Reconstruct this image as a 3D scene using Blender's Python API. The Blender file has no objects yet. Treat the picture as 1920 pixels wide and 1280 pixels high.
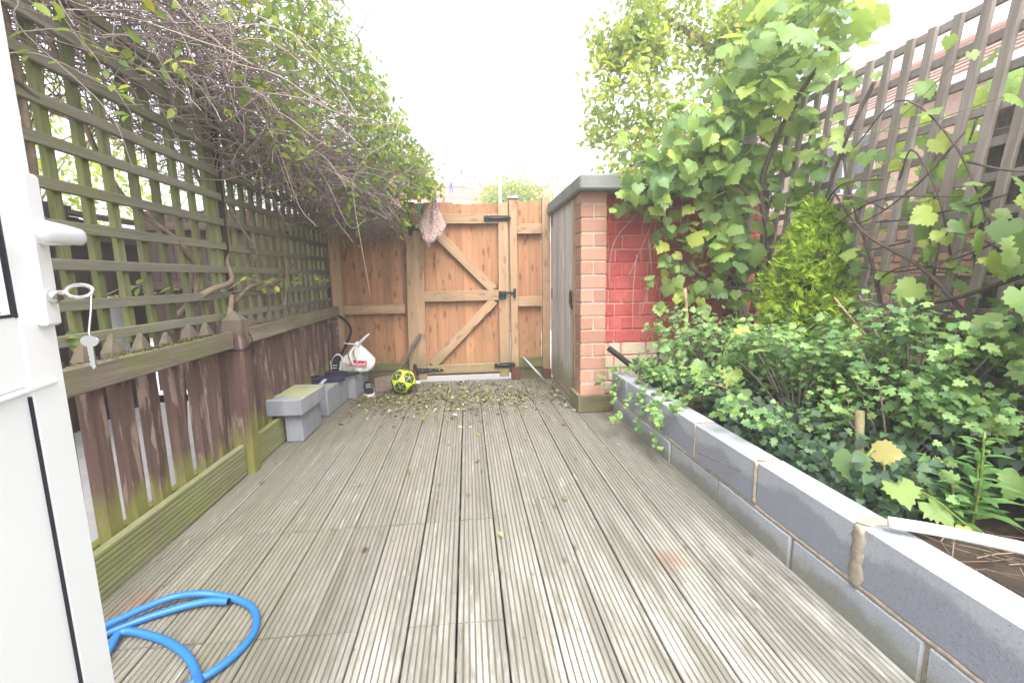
import bpy, math, random
import numpy as np
from mathutils import Matrix, Vector
rng = np.random.default_rng(7); random.seed(7)
scene = bpy.context.scene; COL = scene.collection
rad = math.radians
# ------------------------------------------------------------ camera, sky, sun, exposure
CAM = np.array([0.0, 0.0, 1.03]); FPX = 830.0
def look(yaw, pitch, roll):
    F = Vector((math.sin(yaw)*math.cos(pitch), math.cos(yaw)*math.cos(pitch), -math.sin(pitch)))
    R = Vector((math.cos(yaw), -math.sin(yaw), 0)); U = R.cross(F)
    R2 = R*math.cos(roll)-U*math.sin(roll); U2 = R*math.sin(roll)+U*math.cos(roll)
    return Matrix((R2, U2, -F)).transposed().to_4x4()
cd = bpy.data.cameras.new('camera'); cam = bpy.data.objects.new('camera', cd); COL.objects.link(cam)
cam.matrix_world = Matrix.Translation(Vector(CAM)) @ look(rad(5.6435), rad(8.3258), rad(1.0))
cd.sensor_width = 36.0; cd.lens = 36.0*FPX/1920; cd.clip_start = 0.02; cd.clip_end = 2000
scene.camera = cam
SUN_EL, SUN_AZ = 57.0, 174.0       # azimuth from +Y towards +X
w = bpy.data.worlds.new('World'); scene.world = w; w.use_nodes = True
nt = w.node_tree; bg = nt.nodes['Background']
sk = nt.nodes.new('ShaderNodeTexSky'); sk.sky_type = 'NISHITA'; sk.sun_disc = False
sk.sun_elevation = rad(SUN_EL); sk.sun_rotation = rad(SUN_AZ); sk.dust_density = 4.0; sk.air_density = 1.0
hs = nt.nodes.new('ShaderNodeHueSaturation'); hs.inputs['Saturation'].default_value = 0.22; hs.inputs['Value'].default_value = 1.0
nt.links.new(sk.outputs[0], hs.inputs['Color']); nt.links.new(hs.outputs[0], bg.inputs['Color'])
bg.inputs['Strength'].default_value = 0.15
sl = bpy.data.lights.new('sun', 'SUN'); sl.energy = 1.2; sl.angle = rad(40); sl.color = (1, .96, .9)
so = bpy.data.objects.new('sun', sl); COL.objects.link(so)
sd = Vector((math.sin(rad(SUN_AZ))*math.cos(rad(SUN_EL)), math.cos(rad(SUN_AZ))*math.cos(rad(SUN_EL)), math.sin(rad(SUN_EL))))
so.rotation_euler = sd.to_track_quat('Z', 'Y').to_euler(); so.location = (3, 6, 9)
vs = scene.view_settings; vs.view_transform = 'Standard'; vs.look = 'None'; vs.exposure = 2.15; vs.gamma = 1.0
vs.use_curve_mapping = False
# ------------------------------------------------------------ node helpers
class NT:
    def __init__(s, name):
        s.m = bpy.data.materials.new(name); s.m.use_nodes = True; s.t = s.m.node_tree
        s.b = s.t.nodes['Principled BSDF']; s.out = s.t.nodes['Material Output']
    def n(s, typ, **kw):
        nd = s.t.nodes.new(typ)
        for k, v in kw.items():
            if hasattr(nd, k): setattr(nd, k, v)
        return nd
    def l(s, a, b): s.t.links.new(a, b)
    def pos(s): return s.n('ShaderNodeNewGeometry').outputs['Position']
    def obj(s):
        tc = s.n('ShaderNodeTexCoord'); oi = s.n('ShaderNodeObjectInfo')
        mu = s.math('MULTIPLY', oi.outputs['Random'], 41.0)
        ad = s.n('ShaderNodeVectorMath', operation='ADD'); s.l(tc.outputs['Object'], ad.inputs[0]); s.l(mu, ad.inputs[1])
        return ad.outputs[0]
    def scale(s, v, sc, rot=(0, 0, 0)):
        mp = s.n('ShaderNodeMapping'); mp.inputs['Scale'].default_value = sc; mp.inputs['Rotation'].default_value = rot; s.l(v, mp.inputs['Vector']); return mp.outputs[0]
    def noise(s, v, sc=5, det=5, rough=.6, dist=0.0):
        nd = s.n('ShaderNodeTexNoise'); nd.inputs['Scale'].default_value = sc; nd.inputs['Detail'].default_value = det
        nd.inputs['Roughness'].default_value = rough; nd.inputs['Distortion'].default_value = dist; s.l(v, nd.inputs['Vector']); return nd.outputs['Fac']
    def math(s, op, a, b=None, clamp=False):
        nd = s.n('ShaderNodeMath', operation=op); nd.use_clamp = clamp
        for i, x in enumerate((a, b)):
            if x is None: continue
            if isinstance(x, (int, float)): nd.inputs[i].default_value = x
            else: s.l(x, nd.inputs[i])
        return nd.outputs[0]
    def step(s, v, a, b, lo=0.0, hi=1.0):
        nd = s.n('ShaderNodeMapRange'); nd.interpolation_type = 'SMOOTHSTEP'
        nd.inputs['From Min'].default_value = a; nd.inputs['From Max'].default_value = b
        nd.inputs['To Min'].default_value = lo; nd.inputs['To Max'].default_value = hi; s.l(v, nd.inputs['Value']); return nd.outputs[0]
    def ramp(s, v, stops):
        nd = s.n('ShaderNodeValToRGB'); e = nd.color_ramp.elements
        while len(e) < len(stops): e.new(.5)
        for k, (p, c) in enumerate(stops): e[k].position = p; e[k].color = (*c, 1)
        s.l(v, nd.inputs['Fac']); return nd.outputs['Color']
    def mix(s, f, a, b, blend='MIX'):
        nd = s.n('ShaderNodeMix', data_type='RGBA', blend_type=blend)
        for sock, x in ((nd.inputs[0], f), (nd.inputs[6], a), (nd.inputs[7], b)):
            if isinstance(x, (int, float)): sock.default_value = x
            elif isinstance(x, tuple): sock.default_value = (*x, 1)
            else: s.l(x, sock)
        return nd.outputs[2]
    def bump(s, h, st=.3, d=.004):
        nd = s.n('ShaderNodeBump'); nd.inputs['Strength'].default_value = st; nd.inputs['Distance'].default_value = d
        s.l(h, nd.inputs['Height']); s.l(nd.outputs[0], s.b.inputs['Normal'])
    def z(s):
        sp = s.n('ShaderNodeSeparateXYZ'); s.l(s.pos(), sp.inputs[0]); return sp.outputs
    def fin(s, col, rough=.7, spec=.3, metal=0.0):
        if isinstance(col, tuple): s.b.inputs['Base Color'].default_value = (*col, 1)
        else: s.l(col, s.b.inputs['Base Color'])
        if isinstance(rough, (int, float)): s.b.inputs['Roughness'].default_value = rough
        else: s.l(rough, s.b.inputs['Roughness'])
        s.b.inputs['Specular IOR Level'].default_value = spec; s.b.inputs['Metallic'].default_value = metal
        return s.m
def wood(name, dark, mid, light, algae=0.0, acol=(.13, .16, .03), knots=0.0, flake=0.0, foot=0.0, white=0.0, rough=.8, var=.25, tops=False, mould=0.0):
    """weathered timber: grain runs along the piece's own X axis"""
    k = NT(name); o = k.obj(); p = k.pos()
    g1 = k.noise(k.scale(o, (1.6, 22, 22)), 1.0, 6, .65, .4)
    g2 = k.noise(k.scale(o, (5, 150, 150)), 1.0, 3, .7)
    g = k.math('ADD', k.math('MULTIPLY', g1, .65), k.math('MULTIPLY', g2, .35))
    c = k.ramp(g, [(.3, dark), (.5, mid), (.7, light)])
    oi = k.n('ShaderNodeObjectInfo').outputs['Random']
    c = k.mix(1.0, c, k.ramp(oi, [(0, (1-var,)*3), (1, (1, 1, 1))]), 'MULTIPLY')
    if knots:
        vo = k.n('ShaderNodeTexVoronoi'); vo.inputs['Scale'].default_value = 1; k.l(k.scale(o, (7, 19, 19)), vo.inputs['Vector'])
        sel = k.step(k.noise(k.scale(o, (3.1, 9, 9)), 1, 1),   .38, .52)
        kn = k.math('MULTIPLY', k.step(vo.outputs['Distance'], .16, .36, 1, 0), sel)
        c = k.mix(k.math('MULTIPLY', kn, knots), c, tuple(x*.35 for x in dark))
    if white:
        wm = k.math('MULTIPLY', k.step(k.noise(k.scale(o, (2, 14, 14)), 1, 5), .56, .64), white)
        c = k.mix(wm, c, (.62, .6, .58))
    if flake:
        fm = k.math('MULTIPLY', k.step(k.noise(k.scale(o, (4, 30, 30)), 1, 6), .55, .62), flake)
        c = k.mix(fm, c, (.33, .24, .2))
    if algae:
        am = k.math('MULTIPLY', k.step(k.noise(p, 3.3, 4), .40, .62), algae)
        am = k.math('MULTIPLY', am, k.step(k.noise(k.scale(o, (3, 40, 40)), 1, 3), .3, .6))
        c = k.mix(am, c, acol)
    if foot:      # green slime where timber meets wet ground, edge broken by noise
        zz = k.math('ADD', k.z()[2], k.math('MULTIPLY', k.noise(k.scale(p, (9, 9, 2)), 1, 4), -.55))
        c = k.mix(k.math('MULTIPLY', k.step(zz, -.10, .05, 1, 0), foot), c, acol)
    if mould:
        mm = k.math('MULTIPLY', k.step(k.noise(p, 4.2, 6, .7), .52, .70), k.step(k.noise(k.scale(o, (8, 40, 40)), 1, 5), .35, .6))
        c = k.mix(k.math('MULTIPLY', mm, mould), c, (.13, .105, .06))
    if tops:
        c = k.mix(k.step(k.math('ADD', k.z()[2], k.math('MULTIPLY', k.noise(p, 14, 4), .16)), .80, .88, 0, .75), c, (.14, .125, .09))
    k.bump(g, .5, .003)
    return k.fin(c, rough, .25)
def plain(name, col, rough=.5, spec=.4, metal=0.0, var=0.0, sc=30):
    k = NT(name)
    if var:
        nz = k.noise(k.obj(), sc, 4)
        c = k.mix(1.0, col, k.ramp(nz, [(.3, (1-var,)*3), (.7, (1, 1, 1))]), 'MULTIPLY'); k.bump(nz, .2, .002)
        return k.fin(c, rough, spec, metal)
    return k.fin(col, rough, spec, metal)
def leafmat(name, stops, trans=.4, tcol=(.35, .5, .06), rough=.45):
    k = NT(name); at = k.n('ShaderNodeAttribute'); at.attribute_name = 'rnd'
    f = k.math('FRACT', k.math('ADD', at.outputs['Fac'], k.n('ShaderNodeObjectInfo').outputs['Random']))
    c = k.ramp(f, stops); nz = k.noise(k.obj(), 40, 3)
    c = k.mix(1.0, c, k.ramp(nz, [(.3, (.75,)*3), (.7, (1, 1, 1))]), 'MULTIPLY')
    k.fin(c, rough, .35)
    tr = k.n('ShaderNodeBsdfTranslucent'); k.l(k.mix(.6, c, tcol), tr.inputs['Color'])
    ms = k.n('ShaderNodeMixShader'); ms.inputs[0].default_value = trans
    k.l(k.b.outputs[0], ms.inputs[1]); k.l(tr.outputs[0], ms.inputs[2]); k.l(ms.outputs[0], k.out.inputs['Surface'])
    return k.m
# ------------------------------------------------------------ materials
ADDED_HAZE = 0.017  # density of the volume added for the washed-out lens veil
M = {}
def deck_mat(name, groove):
    k = NT(name); o = k.obj(); p = k.pos(); xyz = k.z()
    g1 = k.noise(k.scale(o, (1.2, 26, 26)), 1, 6, .65, .3); g2 = k.noise(k.scale(o, (6, 220, 220)), 1, 3, .7)
    g = k.math('ADD', k.math('MULTIPLY', g1, .6), k.math('MULTIPLY', g2, .4))
    if groove: c = k.ramp(g, [(.3, (.075, .068, .05)), (.7, (.15, .14, .105))])
    else:
        c = k.ramp(g, [(.3, (.135, .126, .107)), (.5, (.21, .199, .173)), (.72, (.30, .287, .257))])
        oi = k.n('ShaderNodeObjectInfo').outputs['Random']
        c = k.mix(1.0, c, k.ramp(oi, [(0, (.80, .80, .80)), (1, (1, 1, 1))]), 'MULTIPLY')
        big = k.noise(p, 1.3, 3)
        # foot-worn, bleached strip in front of the house
        wy = k.math('MULTIPLY', k.step(xyz[1], .9, 2.0, 1, 0), k.step(k.math('ADD', xyz[0], k.math('MULTIPLY', big, .8)), -.45, .25))
        pt = k.step(k.noise(k.scale(p, (7, 1.4, 1)), 1.1, 6, .68), .42, .66)
        wr = k.math('MULTIPLY', k.math('MULTIPLY', wy, pt), .85)
        wr2 = k.math('MULTIPLY', k.step(k.noise(k.scale(p, (26, 5, 1)), 1, 5, .7), .6, .68), .35)
        c = k.mix(k.math('MAXIMUM', wr, wr2), c, (.50, .485, .455))
        # green film on the damp, shaded side
        gm = k.math('MULTIPLY', k.step(xyz[0], -1.2, .1, .75, .12), k.step(k.noise(p, 2.2, 4), .3, .65))
        c = k.mix(gm, c, (.15, .148, .095))
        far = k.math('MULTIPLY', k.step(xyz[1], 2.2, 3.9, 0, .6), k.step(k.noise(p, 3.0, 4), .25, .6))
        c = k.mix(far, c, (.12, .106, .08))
        vo = k.n('ShaderNodeTexVoronoi'); vo.inputs['Scale'].default_value = 1; k.l(k.scale(o, (4, 8, 8)), vo.inputs['Vector'])
        c = k.mix(k.math('MULTIPLY', k.step(vo.outputs['Distance'], .05, .13, 1, 0), .6), c, (.06, .05, .04))
        for (rx, ry, rr) in ((.72, 1.42, .10), (-1.1, 1.42, .09)):
            vm = k.n('ShaderNodeVectorMath', operation='DISTANCE'); k.l(p, vm.inputs[0]); vm.inputs[1].default_value = (rx, ry, 0)
            dd = k.math('ADD', vm.outputs['Value'], k.math('MULTIPLY', k.noise(p, 18, 4), .12))
            c = k.mix(k.step(dd, rr-.03, rr+.06, .5, 0), c, (.21, .09, .055))
    if not groove:
        st = k.noise(k.scale(o, (3.5, 70, 70)), 1, 6, .75, .6)
        c = k.mix(1.0, c, k.ramp(st, [(.26, (.50, .49, .46)), (.44, (.95, .95, .95)), (.62, (1, 1, 1)), (.75, (1.0, 1.0, 1.0))]), 'MULTIPLY')
        c = k.mix(k.math('MULTIPLY', k.step(st, .60, .70), .45), c, (.55, .53, .49))
    k.bump(g, .7, .003)
    return k.fin(c, .78, .2)
M['deck'] = deck_mat('decking', False); M['groove'] = deck_mat('groove_dirt', True)
M['trellis'] = wood('mossy_trellis', (.11, .10, .08), (.20, .185, .15), (.31, .295, .245), algae=.5, acol=(.18, .19, .07), var=.3)
M['brownfence'] = wood('brown_stained_fence', (.07, .042, .035), (.125, .075, .062), (.18, .115, .095), tops=True, flake=.55, foot=.8, acol=(.20, .205, .05), var=.3)
M['trellisgreen'] = wood('green_trellis_upright', (.075, .075, .05), (.17, .175, .085), (.29, .29, .17), algae=.65, acol=(.17, .19, .06), var=.35)
M['rail'] = wood('weathered_rail', (.09, .07, .05), (.19, .155, .12), (.31, .27, .21), algae=.5, var=.15)
M['darkfence'] = wood('dark_far_fence', (.035, .02, .017), (.065, .038, .032), (.10, .065, .055), var=.35)
M['orange'] = wood('new_orange_softwood', (.27, .128, .062), (.38, .192, .10), (.47, .265, .155), mould=.6, knots=.65, var=.22, foot=.35, acol=(.20, .16, .07))
M['framing'] = wood('gate_framing', (.27, .165, .095), (.37, .24, .145), (.46, .32, .205), mould=.5, knots=.5, var=.18, algae=.2, acol=(.19, .16, .08), foot=.7)
M['gravelboard'] = wood('green_gravel_board', (.10, .08, .045), (.15, .125, .07), (.21, .18, .11), algae=.5)
M['skirt'] = wood('green_deck_skirt', (.14, .14, .07), (.22, .22, .12), (.31, .31, .19), algae=.55, acol=(.20, .24, .05))
M['silver'] = wood('silvered_door_boards', (.29, .275, .27), (.45, .43, .415), (.6, .575, .555), white=.8, foot=.75, acol=(.20, .20, .08))
M['rtrellis'] = wood('grey_trellis', (.18, .145, .13), (.28, .235, .215), (.39, .34, .315), algae=.15, var=.2)
M['greypanel'] = wood('grey_board_fence', (.12, .10, .085), (.19, .165, .145), (.26, .23, .2), var=.2)
M['iron'] = plain('black_iron', (.012, .012, .013), .45, .5, var=.3)
M['galv'] = plain('rusty_galvanised', (.25, .2, .18), .5, .5, .4, var=.5)
M['rust'] = plain('rusty_post_base', (.12, .05, .035), .8, .2, var=.4)
M['upvc'] = plain('white_upvc', (.82, .83, .85), .32, .5)
M['gasket'] = plain('black_gasket', (.015, .013, .02), .5, .4)
M['whitemetal'] = plain('white_enamel', (.74, .75, .78), .22, .5)
M['steel'] = plain('bright_steel', (.72, .71, .7), .25, .5, 1.0)
def glassmat():
    k = NT('door_glass'); k.fin((.42, .46, .52), .10, .5); k.b.inputs['Transmission Weight'].default_value = .12; k.b.inputs['IOR'].default_value = 1.45; return k.m
M['glass'] = glassmat()
def brickmat(name, a, b, wear=0.0, wcol=(.5, .4, .36), spotcol=None):
    k = NT(name); o = k.obj(); p = k.pos(); oi = k.n('ShaderNodeObjectInfo').outputs['Random']
    n1 = k.noise(o, 60, 5, .7); n2 = k.noise(p, 5, 4)
    c = k.mix(oi, a, b); c = k.mix(1.0, c, k.ramp(n1, [(.3, (.78,)*3), (.7, (1, 1, 1))]), 'MULTIPLY')
    if wear: c = k.mix(k.math('MULTIPLY', k.step(k.noise(p, 9, 6, .7), .54, .66), wear), c, wcol)
    if spotcol: c = k.mix(k.math('MULTIPLY', k.step(n2, .42, .68), .6), c, spotcol)
    k.bump(n1, .35, .003); return k.fin(c, .8, .25)
M['pinkbrick'] = brickmat('pink_facing_brick', (.33, .17, .12), (.42, .24, .175), .12, (.50, .40, .33))
M['redbrick'] = brickmat('red_painted_brick', (.33, .05, .045), (.42, .085, .075), .3, (.48, .22, .19), (.40, .11, .10))
M['creambrick'] = brickmat('cream_lower_brick', (.45, .38, .28), (.55, .47, .36), .3, (.3, .26, .2))
M['farbrick'] = brickmat('far_pink_brick', (.50, .30, .235), (.62, .41, .33), .1)
M['mortar'] = plain('pale_mortar', (.39, .30, .245), .9, .15, var=.25, sc=25)
def redmortar():
    k = NT('overpainted_mortar'); p = k.pos(); xyz = k.z()
    c = k.mix(k.step(k.noise(p, 4.5, 5, .7), .40, .58), (.42, .24, .205), (.43, .09, .08)); k.bump(k.noise(p, 60, 4), .3, .003); return k.fin(c, .85, .2)
M['redmortar'] = redmortar()
M['sandmortar'] = plain('sandy_mortar', (.40, .345, .275), .9, .15, var=.4, sc=60)
def blockmat():
    k = NT('aerated_block'); o = k.obj(); p = k.pos(); tc = k.n('ShaderNodeTexCoord').outputs['Object']
    sp = k.n('ShaderNodeSeparateXYZ'); k.l(tc, sp.inputs[0])
    n = k.noise(p, 7, 6, .6); fine = k.noise(p, 130, 4, .7)
    base = k.mix(k.noise(p, 3, 4), (.33, .355, .405), (.44, .46, .50))
    ed = k.math('ADD', k.math('ABSOLUTE', k.math('MULTIPLY', sp.outputs[0], 2.4)), k.math('MULTIPLY', sp.outputs[2], 11.0))
    n2 = k.noise(p, 28, 5, .7)
    damp = k.step(k.math('ADD', ed, k.math('ADD', k.math('MULTIPLY', n, -1.0), k.math('MULTIPLY', n2, -.4))), -.34, .08, 1, 0)
    c = k.mix(k.math('MULTIPLY', damp, .55), base, (.185, .195, .25))
    pit = k.n('ShaderNodeTexVoronoi'); pit.inputs['Scale'].default_value = 75; k.l(p, pit.inputs['Vector'])
    c = k.mix(k.math('MULTIPLY', k.step(pit.outputs['Distance'], .10, .2, 1, 0), .5), c, (.12, .125, .14))
    xyz = k.z()
    lowg = k.math('MULTIPLY', k.step(k.math('ADD', xyz[2], k.math('MULTIPLY', n, -.12)), -.04, .05, 1, 0), .55)
    c = k.mix(lowg, c, (.24, .24, .15))
    wv = k.n('ShaderNodeTexWave'); wv.inputs['Scale'].default_value = 34; wv.inputs['Distortion'].default_value = 3; k.l(k.scale(tc, (1, 1, 0), (0, 0, rad(50))), wv.inputs['Vector'])
    up = k.n('ShaderNodeSeparateXYZ'); k.l(k.n('ShaderNodeNewGeometry').outputs['Normal'], up.inputs[0])
    h = k.math('ADD', k.math('MULTIPLY', fine, .8), k.math('MULTIPLY', k.math('MULTIPLY', wv.outputs['Fac'], k.step(up.outputs[2], .6, .9)), .35))
    c = k.mix(k.math('MULTIPLY', k.step(up.outputs[2], .6, .9), k.math('MULTIPLY', k.step(wv.outputs['Fac'], .6, .1), .7)), c, (.20, .21, .22))
    c = k.mix(1.0, c, k.ramp(fine, [(.3, (.82,)*3), (.6, (1, 1, 1))]), 'MULTIPLY')
    k.bump(h, .55, .004); return k.fin(c, .85, .2)
M['block'] = blockmat()
def mossblock():
    k = NT('mossy_loose_block'); p = k.pos(); n = k.noise(p, 5, 5); up = k.n('ShaderNodeSeparateXYZ'); k.l(k.n('ShaderNodeNewGeometry').outputs['Normal'], up.inputs[0])
    st = k.noise(k.scale(p, (14, 14, 2)), 1, 4)
    c = k.mix(st, (.15, .155, .175), (.33, .34, .365)); c = k.mix(k.math('MULTIPLY', k.step(up.outputs[2], .5, .9), k.step(n, .42, .6)), c, (.33, .34, .14))
    k.bump(k.noise(p, 120, 4), .4, .003); return k.fin(c, .85, .2)
M['mossblock'] = mossblock()
def concrete(name, a, b, moss=(.2, .21, .14)):
    k = NT(name); p = k.pos(); c = k.mix(k.noise(p, 6, 6, .7), a, b); c = k.mix(k.math('MULTIPLY', k.step(k.noise(p, 3, 4), .5, .7), .5), c, moss)
    k.bump(k.noise(p, 60, 5), .4, .004); return k.fin(c, .85, .2)
M['slab'] = concrete('roof_concrete', (.12, .13, .125), (.23, .24, .225))
M['alley'] = concrete('alley_concrete', (.70, .70, .69), (.8, .8, .78), (.68, .68, .65))
M['gravel'] = concrete('pale_gravel', (.16, .16, .17), (.40, .39, .39), (.28, .28, .27))
M['soil'] = concrete('dark_soil', (.025, .018, .013), (.075, .055, .042), (.05, .045, .02))
M['ground'] = concrete('rough_ground', (.10, .11, .06), (.2, .19, .13), (.09, .12, .04))
M['bark'] = wood('stringy_bark', (.12, .085, .06), (.22, .165, .12), (.34, .27, .21), var=.3)
M['darkbark'] = wood('dark_vine_bark', (.05, .035, .03), (.10, .07, .06), (.17, .13, .11), var=.3)
M['twig'] = plain('dry_twig', (.36, .275, .26), .85, .15, var=.4, sc=3)
M['twig2'] = plain('pale_dry_twig', (.46, .385, .36), .85, .15, var=.4, sc=3)
M['greenstem'] = plain('green_stem', (.20, .26, .06), .6, .3, var=.3)
M['honey'] = leafmat('honeysuckle_leaf', [(0, (.10, .19, .07)), (.35, (.19, .30, .07)), (.75, (.29, .40, .07)), (.93, (.46, .47, .07)), (1, (.50, .40, .05))], .48, (.5, .62, .1))
M['grape'] = leafmat('grape_leaf', [(0, (.14, .24, .10)), (.4, (.24, .38, .12)), (.8, (.35, .48, .12)), (1, (.48, .54, .11))], .48, (.40, .55, .06))
M['grapeyoung'] = leafmat('young_grape_leaf', [(0, (.25, .33, .06)), (.6, (.36, .38, .10)), (1, (.42, .36, .12))], .45, (.6, .6, .1))
M['appleleaf'] = leafmat('apple_leaf', [(0, (.13, .23, .07)), (.3, (.24, .35, .07)), (.75, (.40, .48, .07)), (1, (.56, .54, .07))], .52, (.5, .6, .06))
M['goose'] = leafmat('gooseberry_leaf', [(0, (.09, .185, .075)), (.5, (.18, .32, .11)), (1, (.34, .49, .15))], .38, (.30, .5, .08))
M['ivy'] = leafmat('ivy_leaf', [(0, (.02, .045, .025)), (.5, (.035, .075, .04)), (.85, (.06, .12, .05)), (1, (.10, .18, .06))], .15, (.1, .25, .05), .5)
M['herb'] = leafmat('herb_leaf', [(0, (.10, .22, .07)), (1, (.17, .33, .10))], .3)
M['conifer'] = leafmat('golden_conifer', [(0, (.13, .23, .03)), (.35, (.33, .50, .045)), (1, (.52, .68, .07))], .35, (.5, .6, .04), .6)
M['conibrown'] = plain('brown_inner_conifer', (.13, .085, .045), .9, .1)
M['litter'] = leafmat('fallen_leaf', [(0, (.06, .04, .025)), (.3, (.14, .10, .05)), (.5, (.13, .16, .05)), (.75, (.24, .25, .09)), (.92, (.34, .31, .15)), (1, (.46, .43, .30))], .15, (.4, .4, .1), .7)
M['hose'] = plain('blue_hose', (.022, .135, .38), .45, .5)
M['hosein'] = plain('dark_hose_bore', (.01, .012, .02), .7, .2)
M['bagfilm'] = plain('white_carrier_film', (.72, .70, .68), .35, .5)
M['bagred'] = plain('red_print', (.48, .02, .04), .4, .4)
M['bagtext'] = plain('white_print', (.78, .76, .74), .4, .4)
M['ballyellow'] = plain('yellow_ball_skin', (.50, .60, .02), .35, .5)
M['ballblack'] = plain('black_ball_print', (.015, .025, .035), .4, .5)
M['navy'] = plain('navy_canvas', (.035, .03, .085), .8, .2, var=.4, sc=200)
M['blackrubber'] = plain('black_rubber', (.012, .012, .013), .6, .3)
M['blackfabric'] = plain('black_mesh_fabric', (.018, .018, .022), .8, .25, var=.4, sc=300)
M['soleoff'] = plain('off_white_sole', (.62, .58, .54), .6, .3)
M['solegrey'] = plain('grey_sole', (.38, .38, .4), .6, .3)
M['pipewhite'] = plain('white_plastic_pipe', (.80, .79, .77), .4, .4)
M['cane'] = wood('cane', (.28, .17, .10), (.40, .26, .16), (.5, .35, .23), var=.2)
M['stakewood'] = wood('stake_wood', (.22, .16, .10), (.35, .27, .19), (.45, .37, .27), algae=.6)
M['terracotta'] = plain('terracotta', (.42, .13, .07), .8, .2, var=.3)
M['alu'] = plain('dull_alloy', (.42, .43, .43), .45, .5, .6, var=.2)
M['spadeiron'] = plain('dirty_spade_blade', (.17, .13, .10), .7, .3, .2, var=.4)
M['shaft'] = wood('worn_shaft', (.07, .055, .04), (.12, .095, .07), (.18, .145, .11))
M['wire'] = plain('mesh_wire', (.25, .23, .21), .5, .5, .6)
for nme, c in (('pegblue', (.02, .09, .5)), ('pegred', (.6, .1, .11)), ('peggreen', (.03, .42, .26)), ('pegyellow', (.75, .6, .05))): M[nme] = plain(nme, c, .4, .4)
M['line'] = plain('line_cord', (.75, .75, .76), .5, .3)
def fleecemat():
    k = NT('pink_fleece'); o = k.obj(); vo = k.n('ShaderNodeTexVoronoi'); vo.inputs['Scale'].default_value = 95; k.l(o, vo.inputs['Vector'])
    c = k.mix(vo.outputs['Distance'], (.66, .50, .46), (.45, .31, .28)); k.bump(vo.outputs['Distance'], 1.0, .012); return k.fin(c, .95, .1)
M['fleece'] = fleecemat()
M['moss'] = leafmat('moss', [(0, (.06, .05, .03)), (.5, (.10, .10, .03)), (1, (.16, .18, .05))], .1, (.1, .2, .03), .95)
M['tiles'] = plain('roof_tiles', (.42, .24, .19), .8, .2, var=.3, sc=6)
M['ridge'] = plain('ridge_tile', (.40, .16, .11), .8, .2)
M['render'] = plain('white_gloss_paint', (.8, .8, .8), .4, .4)
M['windowdark'] = plain('window_glass', (.05, .06, .07), .08, .6)
M['felt'] = plain('grey_roof_felt', (.10, .11, .12), .9, .2, var=.3)
M['whitecloth'] = plain('white_sheet', (.75, .75, .8), .7, .2)
# ------------------------------------------------------------ object helpers
WM = {}
def link(o, parent=None, mat4=None):
    COL.objects.link(o); m = mat4 if mat4 is not None else Matrix.Identity(4)
    WM[o.name] = m
    if parent is not None:
        o.parent = parent; o.matrix_local = WM[parent.name].inverted() @ m
    else: o.matrix_local = m
    return o
def tag(o, label=None, cat=None, group=None, kind=None):
    if label: o['label'] = label
    if cat: o['category'] = cat
    if group: o['group'] = group
    if kind: o['kind'] = kind
    return o
def thing(name, loc, label=None, cat=None, group=None, kind=None):
    o = bpy.data.objects.new(name, None); o.empty_display_size = .05
    link(o, None, Matrix.Translation(Vector(loc))); return tag(o, label, cat, group, kind)
def mk(name, v, f, mats, midx=None, smooth=False, rnd=None):
    me = bpy.data.meshes.new(name)
    me.from_pydata([tuple(map(float, x)) for x in v], [], [tuple(map(int, x)) for x in f])
    for m in (mats if isinstance(mats, (list, tuple)) else [mats]): me.materials.append(M[m])
    if midx is not None: me.polygons.foreach_set('material_index', np.asarray(midx, dtype=np.int32))
    if smooth: me.polygons.foreach_set('use_smooth', np.ones(len(me.polygons), dtype=bool))
    if rnd is not None:
        a = me.attributes.new('rnd', 'FLOAT', 'POINT'); a.data.foreach_set('value', np.asarray(rnd, dtype=np.float32))
    me.update(); return me
def mknp(name, V, F, mats, rnd=None, smooth=False, midx=None):
    """fast build, F is (n,3) or (n,4)"""
    me = bpy.data.meshes.new(name); V = np.asarray(V, np.float32); F = np.asarray(F, np.int32); k = F.shape[1]
    me.vertices.add(len(V)); me.vertices.foreach_set('co', V.ravel())
    me.loops.add(F.size); me.loops.foreach_set('vertex_index', F.ravel())
    me.polygons.add(len(F)); me.polygons.foreach_set('loop_start', np.arange(len(F), dtype=np.int32)*k)
    for m in (mats if isinstance(mats, (list, tuple)) else [mats]): me.materials.append(M[m])
    if midx is not None: me.polygons.foreach_set('material_index', np.asarray(midx, dtype=np.int32))
    me.polygons.foreach_set('use_smooth', np.full(len(F), smooth, dtype=bool))
    if rnd is not None:
        a = me.attributes.new('rnd', 'FLOAT', 'POINT'); a.data.foreach_set('value', np.asarray(rnd, np.float32))
    me.update(calc_edges=True); return me
def ob(name, me, parent=None, mat4=None): return link(bpy.data.objects.new(name, me), parent, mat4)
def T(x, y, z): return Matrix.Translation(Vector((x, y, z)))
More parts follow.
